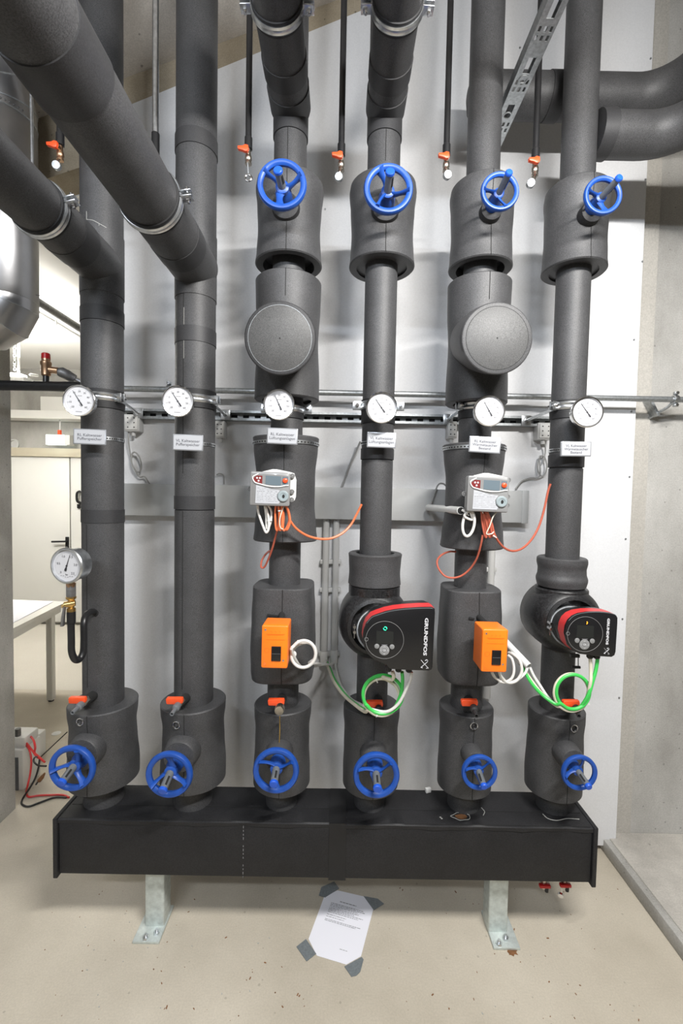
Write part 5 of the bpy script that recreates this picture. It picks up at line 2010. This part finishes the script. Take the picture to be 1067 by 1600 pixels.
# conduits
for k, (px, z0y, z1y, w, lab) in enumerate(((509, 812, 1036, 5.2, 'left of the pair'), (525, 812, 1034, 5.0, 'right of the pair'))):
    q0, q1 = P(px + 1, z0y, 2.035), P(px - 3 if k == 0 else px - 4, z1y, 2.035)
    t = thing('conduit', 'pale vertical conduit between the left actuator and pump, ' + lab, 'conduit', q1, 'vertical conduits below the duct')
    b = BM()
    X = (q0.x + q1.x) / 2
    r = w * 2.03 / FPX
    lathe(b, [(r * 0.8, q1.z), (r, q1.z + 0.001), (r, q0.z + 0.02)], Matrix.Translation((X, 2.035, 0)), 20)
    obj('tube', b, M['conduit'], t)
    b = BM()
    lathe(b, [(r * 0.85, q1.z + 0.012), (r * 0.85, q1.z - 0.004), (r * 1.15, q1.z - 0.004), (r * 1.2, q1.z + 0.05), (r, q1.z + 0.055)], Matrix.Translation((X, 2.035, 0)), 20)
    obj('end_sleeve', b, M['white_pl'], t)
    for zy in (878, 922, 1022):
        zq = zP(px, zy, 2.035)
        b = BM()
        box(b, (X, 2.045, zq), (r * 3.4, 0.024, 0.02), bev=0.003)
        obj('clip', b, M['conduit'], t)
t = thing('conduit', 'short pale vertical conduit behind the right strainer riser', 'conduit', P(765, 1090, 2.035))
q0, q1 = P(770, 815, 2.035), P(762, 1090, 2.035)
b = BM()
cyl(b, (q0.x, 2.035, q0.z), (q0.x, 2.035, q1.z), 0.015, 20)
obj('tube', b, M['conduit'], t)
for zy in (890, 1000):
    b = BM()
    box(b, (q0.x, 2.045, zP(765, zy, 2.035)), (0.05, 0.024, 0.02), bev=0.003)
    obj('clip', b, M['conduit'], t)
t = thing('conduit', 'short white level conduit left of the right energy meter', 'conduit', P(690, 795, 1.8))
b = BM()
tube(b, [P(669, 793, 1.96), P(692, 795, 1.76), P(720, 798, 1.555)], 0.0135, 18)
obj('tube', b, M['white_pl'], t)
b = BM()
d = P(720, 798, 1.555) - P(692, 795, 1.76)
lathe(b, [(0.0118, -0.001), (0.0118, 0.0012)], frame(P(720, 798, 1.555), d), 18)
obj('opening', b, M['seam'], t)
for k, (a_, b_, lab) in enumerate((((792, 1004, 1.66), (826, 1041, 1.60), 'upper of the pair'), ((786, 1012, 1.70), (814, 1036, 1.64), 'lower of the pair'))):
    t = thing('conduit', 'slanting white conduit right of the right actuator, ' + lab, 'conduit', P(*b_), 'slanting conduits')
    b = BM()
    A, B_ = P(*a_), P(*b_)
    cyl(b, A + (A - B_) * 1.2 + Vector((0, 0.10, 0)), B_, 0.0125 if k == 0 else 0.011, 16)
    obj('tube', b, M['white_pl'], t)
    b = BM()
    lathe(b, [(0.0105, 0), (0.0105, 0.001)], frame(B_, B_ - A), 16)
    obj('opening', b, M['seam'], t)

# ------------------------------------------------------------------ cables of meters, actuators and pumps
# left energy meter
Yc = 1.535
cable(pts([(402, 788, 1.52), (404, 802, Yc), (411, 822, Yc), (416, 832, Yc), (420, 824, Yc), (419, 806, Yc), (414, 790, 1.52), (416, 806, Yc + .008), (417, 826, Yc + .008), (422, 818, Yc + .008), (424, 800, Yc + .006), (418, 788, 1.52)]),
      0.0042, M['cab_white'], 'white cable loop hanging under the left energy meter', 5, ties=(0.42,))
cable(pts([(431, 788, 1.52), (430, 802, Yc), (431, 824, Yc), (434, 828, Yc), (436, 810, Yc), (435, 790, 1.52), (437, 806, Yc - .006), (436, 826, Yc - .006), (440, 826, Yc - .006), (441, 806, Yc - .006), (440, 789, 1.52),
           (443, 806, Yc), (442, 827, Yc), (447, 826, Yc), (452, 812, Yc), (449, 796, Yc), (446, 789, 1.52), (451, 800, Yc - .006), (453, 815, Yc - .006), (449, 827, Yc - .006), (446, 828, Yc)]),
      0.0038, M['cab_orange'], 'bundled orange cable hanging under the left energy meter', 5, ties=(0.28, 0.8))
cable(pts([(445, 789, 1.525), (441, 797, 1.522), (437, 812, 1.52), (438, 824, 1.52), (442, 827, 1.525)]), 0.002, M['cab_cream'], 'thin cream wire over the left orange bundle', 5)
cable(pts([(452, 812, 1.535), (463, 826, 1.55), (480, 837, 1.57), (500, 842, 1.59), (518, 841, 1.61), (535, 833, 1.63), (548, 820, 1.65), (558, 802, 1.655), (565, 788, 1.65)]),
      0.0042, M['cab_orange'], 'orange cable sagging from the left energy meter to the left pump riser', 6)
cable(pts([(434, 826, 1.54), (430, 840, 1.56), (425, 858, 1.58), (419, 874, 1.60), (413, 886, 1.615), (408, 886, 1.62), (409, 876, 1.64), (415, 866, 1.655), (422, 860, 1.66)]),
      0.0036, M['cab_brick'], 'brick-red cable looping below the left energy meter', 6)
# right energy meter
cable(pts([(722, 797, 1.55), (728, 800, 1.54)]) + coil(732, 818, 1.54, 9, 20, 2.0, 2.1, dy=0.007, tilt=0.15) + pts([(738, 812, 1.535), (735, 800, 1.525)]),
      0.0046, M['cab_white'], 'white cable coil leaving the short level conduit', 4, ties=(0.5,))
cable(pts([(752, 797, 1.525), (753, 815, 1.54), (757, 836, 1.54), (760, 838, 1.54), (757, 818, 1.54), (755, 800, 1.525), (760, 818, 1.535), (764, 838, 1.535), (767, 836, 1.535), (762, 815, 1.535), (758, 799, 1.525),
           (764, 812, 1.53), (769, 836, 1.53), (772, 834, 1.53), (766, 812, 1.53), (761, 799, 1.52), (768, 816, 1.54), (771, 830, 1.545)]),
      0.0036, M['cab_brick'], 'bundled brick-red cable hanging under the right energy meter', 5, ties=(0.3, 0.75))
cable(pts([(776, 800, 1.52), (770, 808, 1.515), (765, 822, 1.515), (760, 834, 1.518), (768, 834, 1.515), (771, 831, 1.52)]), 0.002, M['cab_cream'], 'thin cream wire over the right brick-red bundle', 5)
cable(pts([(769, 826, 1.54), (776, 842, 1.55), (788, 856, 1.57), (802, 861, 1.59), (817, 856, 1.61), (831, 842, 1.63), (842, 822, 1.65), (850, 796, 1.655), (856, 768, 1.655), (860, 756, 1.65)]),
      0.0040, M['cab_brick'], 'brick-red cable sagging from the right energy meter to the rightmost riser', 6)
cable(pts([(754, 836, 1.545), (751, 852, 1.55), (745, 872, 1.57), (735, 888, 1.59), (722, 899, 1.60), (708, 903, 1.60), (695, 900, 1.61), (685, 888, 1.62), (683, 876, 1.63), (690, 867, 1.645), (702, 862, 1.66), (712, 862, 1.67)]),
      0.0036, M['cab_brick'], 'brick-red cable making a wide loop below the right energy meter', 6)
# left actuator: white coil then to the conduits
cable(pts([(456, 1030, 1.50), (461, 1022, 1.50)]) + coil(474, 1022, 1.50, 19, 21, 3.1, 2.0, dy=0.012, tilt=0.2)
      + pts([(470, 1042, 1.56), (490, 1041, 1.75), (508, 1038, 1.93), (518, 1038, 1.99), (523, 1033, 2.03)]), 0.0054, M['cab_white'], 'white coiled cable beside the left orange actuator', 4, ties=(0.4,))
cable(pts([(457, 1016, 1.50), (465, 1008, 1.51), (480, 1004, 1.515), (492, 1012, 1.52), (492, 1028, 1.53), (483, 1036, 1.56), (495, 1037, 1.75), (506, 1037, 1.95), (509, 1032, 2.03)]), 0.005, M['cab_white'],
      'second white cable behind the coil of the left actuator', 5)
# left pump cables
cable(pts([(509, 1034, 2.03), (514, 1046, 1.97), (521, 1064, 1.85), (535, 1084, 1.70), (553, 1100, 1.56), (570, 1112, 1.48)]) + coil(596, 1089, 1.455, 28, 29, -2.4, 1.5, dy=-0.008)
      + pts([(598, 1058, 1.44), (612, 1062, 1.43), (615, 1056, 1.42), (613, 1049, 1.42)]), 0.0058, M['cab_cream'], 'cream cable looped under the left circulation pump', 4, ties=(0.24, 0.5))
cable(pts([(511, 1035, 2.03), (516, 1046, 1.98), (524, 1064, 1.88), (540, 1086, 1.72), (556, 1100, 1.58), (572, 1108, 1.50)]) + coil(598, 1085, 1.452, 31, 30, -2.6, 1.25, dy=-0.002)
      + pts([(620, 1100, 1.455), (627, 1082, 1.445), (629, 1062, 1.43), (628, 1050, 1.42)]), 0.0058, M['cab_green'], 'green cable looped under the left circulation pump', 4)
cable(pts([(523, 1034, 2.03), (526, 1050, 1.97), (532, 1070, 1.86), (546, 1090, 1.70), (562, 1100, 1.56), (580, 1108, 1.475), (604, 1112, 1.45), (622, 1100, 1.44), (634, 1078, 1.43), (641, 1062, 1.425), (643, 1050, 1.42)]),
      0.005, M['cab_white'], 'white cable running from the right-hand conduit to the left pump', 6)
# right actuator coils
cable(pts([(780, 1048, 1.50), (782, 1056, 1.52), (792, 1066, 1.53), (806, 1064, 1.53), (815, 1050, 1.53), (812, 1032, 1.535), (802, 1022, 1.55), (795, 1020, 1.57)]), 0.0052, M['cab_white'],
      'white cable arc right of the right orange actuator', 6)
cable(pts([(768, 1049, 1.50), (773, 1058, 1.52), (786, 1066, 1.53), (799, 1060, 1.53), (803, 1046, 1.535), (800, 1030, 1.545), (794, 1024, 1.56)]) , 0.0046, M['cab_white'],
      'inner white cable arc under the right orange actuator', 6, ties=(0.3,))
cable(pts([(825, 1040, 1.605), (820, 1052, 1.59), (808, 1062, 1.575), (796, 1066, 1.56), (784, 1062, 1.55)]), 0.0048, M['cab_white'], 'white cable leaving the upper slanting conduit', 6)
# right pump cables
cable(pts([(814, 1037, 1.645), (822, 1054, 1.61), (834, 1072, 1.57), (850, 1088, 1.53), (868, 1100, 1.51)]) + coil(895, 1081, 1.50, 26, 27, -2.4, 1.2, dy=-0.006)
      + pts([(919, 1086, 1.49), (926, 1064, 1.495), (931, 1046, 1.50), (934, 1026, 1.50)]), 0.0058, M['cab_green'], 'green cable looped under the right circulation pump', 4)
cable(pts([(816, 1040, 1.645), (826, 1056, 1.61), (838, 1074, 1.57), (853, 1090, 1.53), (870, 1103, 1.515)]) + coil(893, 1082, 1.505, 27, 29, -2.3, 1.25, dy=-0.005)
      + pts([(922, 1068, 1.49), (923, 1048, 1.498), (922, 1026, 1.50)]), 0.0056, M['cab_cream'], 'cream cable looped under the right circulation pump', 4, ties=(0.35,))
cable(pts([(828, 1043, 1.605), (834, 1056, 1.59), (843, 1070, 1.57), (852, 1084, 1.55), (860, 1094, 1.54)]), 0.0048, M['cab_white'], 'white cable from the upper slanting conduit towards the right pump', 6)

# ------------------------------------------------------------------ sheet of paper on the floor
pc = [(527, 1391), (570, 1401), (583, 1421), (564, 1494), (541, 1507), (495, 1493), (482, 1467), (506, 1402)]
zp_ = 0.0015
pw = [PF(x, y, zp_) for x, y in pc]
ctr = sum(pw, Vector()) / len(pw)
pp_ = thing('paper_notice', 'white printed sheet taped flat to the floor below the black box', 'paper', ctr)
b = BM()
loft(b, [[p + Vector((0, 0, -0.0008)) for p in pw], pw])
sh = obj('sheet', b, M['paper'], pp_, smooth=0)
# printed lines: along the sheet's own axes
A0, A1 = PF(515, 1400, zp_), PF(575, 1417, zp_)
D0 = PF(484, 1478, zp_)
ux = (A1 - A0)
uy = (D0 - A0)
b = BM()
rg = random.Random(5)
rows = [(0.055, 0.30, 0.72, 1.5), (0.125, 0.1, 0.92, 1.2), (0.155, 0.1, 0.97, 1.2), (0.185, 0.1, 0.80, 1.0), (0.22, 0.1, 0.85, 1.0), (0.25, 0.1, 0.75, 1.0), (0.28, 0.1, 0.97, 1.0), (0.31, 0.1, 0.86, 1.0),
        (0.36, 0.1, 0.58, .9), (0.40, 0.1, 0.55, .9), (0.455, 0.1, 0.98, .9), (0.48, 0.1, 0.86, .9), (0.90, 0.66, 0.84, .8)]
for v, u0, u1, wgt in rows:
    u = u0
    while u < u1:
        l = 0.02 + 0.06 * rg.random()
        p0 = A0 + ux * u + uy * v
        p1 = A0 + ux * min(u1, u + l) + uy * v
        t_ = uy.normalized() * 0.0011 * wgt
        vs = [bm_v for bm_v in (p0 - t_, p1 - t_, p1 + t_, p0 + t_)]
        b.faces.new([b.verts.new(q + Vector((0, 0, 0.0006))) for q in vs])
        u += l + 0.014
obj('small_print', b, M['greyink'], sh, smooth=0, kind='stuff')
for poly, lab in (([(463, 1479), (478, 1467), (494, 1490), (479, 1502)], 'lower left'), ([(538, 1510), (565, 1495), (568, 1499), (563, 1518), (557, 1524), (549, 1526)], 'lower right'),
                  ([(498, 1399), (502, 1386), (522, 1377), (530, 1388), (508, 1402)], 'upper left'), ([(568, 1400), (590, 1404), (600, 1412), (584, 1422)], 'upper right')):
    b = BM()
    vv = [PF(x, y, 0.0026) for x, y in poly]
    loft(b, [[p + Vector((0, 0, -0.0008)) for p in vv], vv])
    obj('tape_strip', b, M['duct_tape'], pp_, smooth=0, label='grey cloth tape on the %s corner' % lab)

# loose crumbs on the floor
b = BM()
rg = random.Random(11)
for k in range(110):
    x, y = rg.uniform(60, 1000), rg.uniform(1385, 1595)
    if 455 < x < 600 and y < 1535:
        continue
    p = PF(x, y, 0.0)
    s = 0.0012 + 0.0022 * rg.random() ** 2
    box(b, p + Vector((0, 0, s * 0.3)), (s * rg.uniform(1, 3), s, s * 0.6), Matrix.Rotation(rg.random() * 3, 3, 'Z'))
o = obj('floor_crumbs', b, M['rust'], None, smooth=0, label='tiny brown crumbs and flecks scattered on the floor', kind='stuff')
o['category'] = 'debris'
b = BM()
rg = random.Random(12)
for k in range(30):
    p = PF(rg.uniform(100, 1000), rg.uniform(1395, 1590), 0.0)
    if 455 < 533 + p.x * 400 < 610:
        continue
    box(b, p + Vector((0, 0, 0.0006)), (0.004 * rg.uniform(.6, 1.6), 0.003, 0.0012), Matrix.Rotation(rg.random() * 3, 3, 'Z'))
o = obj('floor_chips', b, M['glue'], None, smooth=0, label='tiny white chips scattered on the floor', kind='stuff')
o['category'] = 'debris'
for q, s, lab in (((800, 1487), 0.028, 'rust stain on the floor beside the right leg foot'), ((845, 1400), 0.05, 'dim drip stain on the floor below the red cocks')):
    b = BM()
    rg = random.Random(int(s * 1000))
    c = PF(q[0], q[1], 0.0008)
    prism(b, [(s * (0.45 + 0.6 * rg.random()) * math.cos(k / 16 * 6.283), s * 0.7 * (0.45 + 0.6 * rg.random()) * math.sin(k / 16 * 6.283)) for k in range(16)], -0.0006, 0.0, Matrix.Translation(c))
    if s < 0.04:
        tag(obj('rust_stain', b, M['rust'], None, smooth=0), lab, 'stain')
    else:
        b2 = b
        b2.free()

# small white plastic offcut on the black box behind the middle valves
b = BM()
p = PF(667, 1227, HZ1 + 0.012)
box(b, Vector((p.x, 1.765, HZ1 + 0.009)), (0.022, 0.012, 0.018), Matrix.Rotation(0.3, 3, 'Z'), 0.002)
tag(obj('plastic_offcut', b, M['white_pl'], None), 'small white plastic offcut on the black box near the left pump riser', 'offcut')

# ------------------------------------------------------------------ safety valve on the black pipe
q = P(72, 600, YR)
X = q.x
sv = thing('safety_valve', 'bronze safety valve with red cap on the black pipe at left', 'valve', (X, YR, zr + 0.02))
z_ = lambda py: zP(72, py, YR)
b = BM()
cyl(b, (X, YR, zr + 0.015), (X, YR, z_(584)), 0.0125, 16)
obj('stub', b, M['black_pipe'], sv)
b = BM()
lathe(b, [(0.012, z_(588)), (0.0185, z_(586)), (0.0185, z_(572)), (0.0215, z_(570)), (0.0215, z_(566)), (0.017, z_(564)), (0.017, z_(561))], Matrix.Translation((X, YR, 0)), 20)
cyl(b, (X, YR, z_(577)), (X + 0.045, YR + 0.01, z_(578)), 0.014, 16)
obj('body', b, M['bronze'], sv)
b = BM()
lathe(b, [(0.012, z_(563)), (0.0175, z_(561)), (0.0165, z_(553)), (0.014, z_(552))], Matrix.Translation((X, YR, 0)), 10)
obj('cap', b, M['red'], sv, label='red cap')
b = BM()
e = Vector((X + 0.045, YR + 0.012, z_(579)))
tube(b, [e, e + Vector((0.012, 0.004, -0.002)), e + Vector((0.03, 0.015, -0.010)), e + Vector((0.055, 0.03, -0.025))], [0.017, 0.0225, 0.0225, 0.019], 12)
obj('elbow', b, M['iron'], sv)
b = BM()
tube(b, [e + Vector((0.05, 0.028, -0.022)), e + Vector((0.12, 0.06, -0.055)), e + Vector((0.22, 0.10, -0.10))], 0.0115, 14)
obj('outlet_pipe', b, M['steel'], sv)

# ------------------------------------------------------------------ next room, seen through the opening
# overhead pipe and conduit under the white ceiling
qa = P(50, 463, 3.0)
b = BM()
cyl(b, (-2.03, 2.36, 2.88), (-2.03, 5.45, 2.88), 0.028, 16)
tag(obj('ceiling_pipe', b, M['iron'], None), 'dark pipe under the ceiling of the next room', 'pipe')
t = thing('ceiling_conduit', 'thin pale conduit under the ceiling of the next room', 'conduit', (-2.28, 3.9, 2.95))
b = BM()
cyl(b, (-2.28, 2.40, 2.96), (-2.28, 5.45, 2.96), 0.012, 12)
obj('tube', b, M['conduit'], t)
for y in (3.0, 3.65, 4.3):
    b = BM()
    box(b, (-2.28, y, 2.985), (0.035, 0.02, 0.10))
    obj('clip', b, M['conduit'], t)
# hanging luminaire
YL = 3.55
q = P(50, 590, YL)
x1, zc = q.x, P(30, 592, YL).z
lm = thing('hanging_luminaire', 'lit tube luminaire hanging on a chain in the next room', 'lamp', (x1 - 0.6, YL, zc))
b = BM()
prism(b, [(-0.055, 0.05), (-0.065, 0.01), (-0.06, -0.005), (0.06, -0.005), (0.065, 0.01), (0.055, 0.05), (0.03, 0.06), (-0.03, 0.06)], 0, 1.25, frame((x1 - 0.02, YL, zc), (-1, 0, 0), (0, 1, 0)))
obj('housing', b, M['white_pl'], lm)
b = BM()
prism(b, [(-0.055, -0.005), (-0.045, -0.035), (0.045, -0.035), (0.055, -0.005)], 0, 1.15, frame((x1 - 0.07, YL, zc), (-1, 0, 0), (0, 1, 0)))
obj('diffuser', b, M['lamp_on'], lm)
b = BM()
ring(b, frame((x1 + 0.015, YL, zc + 0.03), (0, 0, 1)), 0.025, circ(0.007, 0.007, 6), 18)
obj('eyelet', b, M['white_pl'], lm)
ch = P(23, 575, YL)
b = BM()
z = zc + 0.06
k = 0
while z < 3.05:
    ring(b, frame((ch.x, YL, z + 0.014), (1, 0, 0) if k % 2 else (0, 1, 0), (0, 0, 1)), 0.011, circ(0.003, 0.003, 5), 8)
    z += 0.026
    k += 1
obj('chain', b, M['zinc'], lm, kind='stuff')
b = BM()
tube(b, [(ch.x + 0.03, YL, zc + 0.05), (ch.x + 0.035, YL, 3.05)], 0.009, 8)
obj('lead', b, M['cab_white'], lm)
# cable tray, boxes and exit light on the far wall
zt1 = P(60, 649, 5.3).z
b = BM()
quadbox(b, -5.5, -0.3, 5.22, 5.45, zt1 - 0.045, zt1 - 0.045, zt1 + 0.045, zt1 + 0.045)
tag(obj('cable_tray', b, M['room_white'], None), 'white cable tray across the far wall above the door', 'tray')
q0, q1 = P(70, 645, 5.36), P(128, 624, 5.36)
b = BM()
box(b, ((q0.x + q1.x) / 2, 5.36, (q0.z + q1.z) / 2 + 0.01), (q1.x - q0.x, 0.16, q1.z - q0.z), bev=0.006)
tag(obj('wall_cabinet', b, M['room_white'], None), 'white box standing on the cable tray of the next room', 'box')
q0, q1 = P(74, 695, 5.3), P(103, 680, 5.3)
el = thing('emergency_light', 'bright box-shaped emergency light hanging over the cream door', 'lamp', ((q0.x + q1.x) / 2, 5.3, q0.z))
b = BM()
box(b, ((q0.x + q1.x) / 2, 5.3, (q0.z + q1.z) / 2), (q1.x - q0.x, 0.06, q1.z - q0.z), bev=0.004)
obj('panel', b, M['exit_sign'], el)
b = BM()
box(b, (q1.x + 0.03, 5.32, (q0.z + q1.z) / 2), (0.06, 0.1, q1.z - q0.z), bev=0.004)
obj('end_case', b, M['white_pl'], el)
b = BM()
xx = P(94, 670, 5.3).x
cyl(b, (xx, 5.3, q1.z), (xx, 5.3, zt1 - 0.04), 0.010, 8)
obj('hanger', b, M['conduit'], el)
b = BM()
box(b, (xx, 5.29, q1.z + 0.03), (0.03, 0.03, 0.05))
obj('tag', b, M['lever'], el, label='orange tag')
q = P(22, 694, 5.45)
b = BM()
lathe(b, [(0.06, 0), (0.06, 0.02), (0.045, 0.025), (0.04, 0.012)], frame((q.x, 5.46, q.z), (0, -1, 0)), 20)
tag(obj('wall_sleeve', b, M['conduit'], None), 'round pale pipe sleeve in the far wall above the door', 'sleeve')

# white table with a sheet
c0 = PF(104, 947, 0.755)      # near right corner of the top
tb = thing('table', 'white table with square legs in the next room', 'table', (c0.x - 0.4, c0.y - 0.7, 0))
zt = 0.755
X1 = P(104, 944, 3.75).x
b = BM()
corners_px = [(104, 941), (16, 984)]
pA = PF(104, 940, zt)
pB = PF(-10, 997, zt)
far = pA + Vector((-1.3, 0.10, 0))
dirv = (pB - pA)
pC = pA + dirv * 1.0
d4 = far + dirv
loft(b, [[v + Vector((0, 0, -0.028)) for v in (pA, pC, d4, far)], [v for v in (pA, pC, d4, far)]])
obj('tabletop', b, M['table'], tb)
b = BM()
ap = [pA + Vector((-0.02, -0.0, 0)), pC]
for u, v in ((pA, pC), (pA, far)):
    n_ = (v - u).normalized()
    rings = []
    off = Vector((n_.y, -n_.x, 0)) * (0.03 if v is far else -0.03)
    a_, b_ = u + n_ * 0.03 + Vector((-0.03, 0.0, 0)), v
    loft(b, [[a_ + Vector((0, 0, -0.075)), a_ + Vector((-0.02, 0.01, -0.075)), a_ + Vector((-0.02, 0.01, -0.028)), a_ + Vector((0, 0, -0.028))],
             [b_ + Vector((0, 0, -0.075)), b_ + Vector((-0.02, 0.01, -0.075)), b_ + Vector((-0.02, 0.01, -0.028)), b_ + Vector((0, 0, -0.028))]])
obj('apron', b, M['table'], tb)
lp = PF(80, 1095, 0.0)
for v in (lp, lp + dirv * 0.9, lp + Vector((-1.2, 0.1, 0)), lp + Vector((-1.2, 0.1, 0)) + dirv * 0.9):
    b = BM()
    box(b, (v.x, v.y, 0.37), (0.045, 0.045, 0.716), bev=0.003)
    lg = obj('leg', b, M['table'], tb)
    b = BM()
    cyl(b, (v.x, v.y, 0.0), (v.x, v.y, 0.012), 0.02, 12)
    obj('foot', b, M['dark'], lg)
b = BM()
sA = PF(84, 940, zt + 0.002)
sB = PF(10, 979, zt + 0.002)
loft(b, [[v + Vector((0, 0, -0.001)) for v in (sA, sB, sB + Vector((-0.8, 0.05, 0)), sA + Vector((-0.8, 0.05, 0)))],
         [v + Vector((0, 0, 0.002)) for v in (sA, sB, sB + Vector((-0.8, 0.05, 0)), sA + Vector((-0.8, 0.05, 0)))]])
tag(obj('table_sheet', b, M['paper'], None, smooth=0), 'large white sheet lying on the table of the next room', 'paper')

# battery-like white unit behind the concrete wall edge, with test leads
q0 = PF(20, 1256, 0)
u = thing('battery_unit', 'pale grey battery unit on the floor behind the left wall edge', 'battery', (-1.92, 2.62, 0))
bx = P(41, 1200, 2.44).x
hz = P(38, 1168, 2.44).z
b = BM()
box(b, (bx - 0.20, 2.49, hz / 2), (0.40, 0.15, hz), bev=0.01)
obj('case', b, M['white_pl'], u)
b = BM()
box(b, (P(24, 1220, 2.41).x, 2.413, hz * 0.42), (0.03, 0.004, hz * 0.8))
obj('side_strip', b, M['stem'], u)
b = BM()
box(b, (bx - 0.10, 2.49, hz + 0.03), (0.2, 0.12, 0.06), bev=0.012)
obj('terminal_cover', b, M['white_pl'], u)
b = BM()
for dx_ in (-0.03, -0.07):
    cyl(b, (bx + dx_ - 0.02, 2.45, hz + 0.06), (bx + dx_ - 0.02, 2.45, hz + 0.10), 0.014, 10)
obj('terminal', b, M['iron'], u)
u2 = thing('battery_unit', 'white box unit half hidden behind the pale battery unit', 'battery', (bx + 0.05, 2.7, 0))
b = BM()
hz2 = P(50, 1150, 2.70).z
x2 = P(58, 1200, 2.70).x
box(b, (x2 - 0.16, 2.72, hz2 / 2), (0.32, 0.14, hz2), bev=0.01)
obj('case', b, M['white_pl'], u2)
b = BM()
box(b, (x2 - 0.075, 2.645, hz2 * 0.5), (0.05, 0.006, hz2 * 0.85))
obj('side_strip', b, M['cab_brick'], u2)
cable(pts([(34, 1146, 2.5), (44, 1148, 2.5), (52, 1156, 2.45), (55, 1168, 2.42), (54, 1176, 2.42), (60, 1182, 2.40), (70, 1191, 2.38)]), 0.0055, M['cab_red'], 'red lead arching from the battery unit to the floor', 6)
cable(pts([(30, 1156, 2.48), (40, 1160, 2.45), (50, 1172, 2.42), (57, 1182, 2.4), (64, 1186, 2.4)]), 0.005, M['cab_red'], 'second red lead from the battery terminal', 6)
cable(pts([(38, 1160, 2.46), (46, 1172, 2.42), (49, 1190, 2.40), (47, 1210, 2.38), (43, 1228, 2.36)]) + [PF(41, 1238, 0.006), PF(45, 1245, 0.006), PF(60, 1243, 0.006), PF(80, 1242, 0.006), PF(98, 1242, 0.006), PF(108, 1246, 0.006)],
      0.005, M['cab_red'], 'red lead lying on the floor behind the black box', 6)
cable(pts([(62, 1186, 2.40), (60, 1200, 2.38), (55, 1216, 2.36), (46, 1232, 2.34)]) + [PF(36, 1247, 0.006), PF(34, 1256, 0.006), PF(44, 1260, 0.006), PF(62, 1254, 0.006), PF(85, 1246, 0.006), PF(104, 1246, 0.006)],
      0.005, M['cab_black'], 'black lead lying on the floor behind the black box', 6)
cable(pts([(72, 1197, 2.3), (60, 1196, 2.35), (53, 1190, 2.38), (54, 1184, 2.39), (60, 1182, 2.4)]), 0.0045, M['cab_black'], 'short black lead curl near the battery unit', 6)
p = P(64, 1217, 2.3)
t = thing('test_clip', 'small brown test clip near the leftmost bottom handwheel', 'clip', P(57, 1226, 2.3))
b = BM()
tube(b, [P(70, 1208, 2.3), P(66, 1214, 2.3), P(61, 1220, 2.3)], [0.004, 0.010, 0.010], 8)
obj('grip', b, M['rust'], t)
b = BM()
tube(b, [P(61, 1219, 2.3), P(56, 1226, 2.3)], 0.004, 6)
obj('tip', b, M['dark'], t)
b = BM()
q = PF(88, 1146, 0.001)
lathe(b, [(0.028, 0), (0.028, 0.002), (0.010, 0.002), (0.010, 0.0025)], Matrix.Translation(q), 20)
tag(obj('floor_disc', b, M['white_pl'], None), 'small white disc lying on the floor of the next room', 'disc')
b = BM()
tube(b, [PF(32, 1146, 0.02), PF(50, 1137, 0.02)], 0.008, 8)
tag(obj('wooden_stick', b, M['door_trim'], None), 'thin pale stick lying on the floor near the battery unit', 'stick')
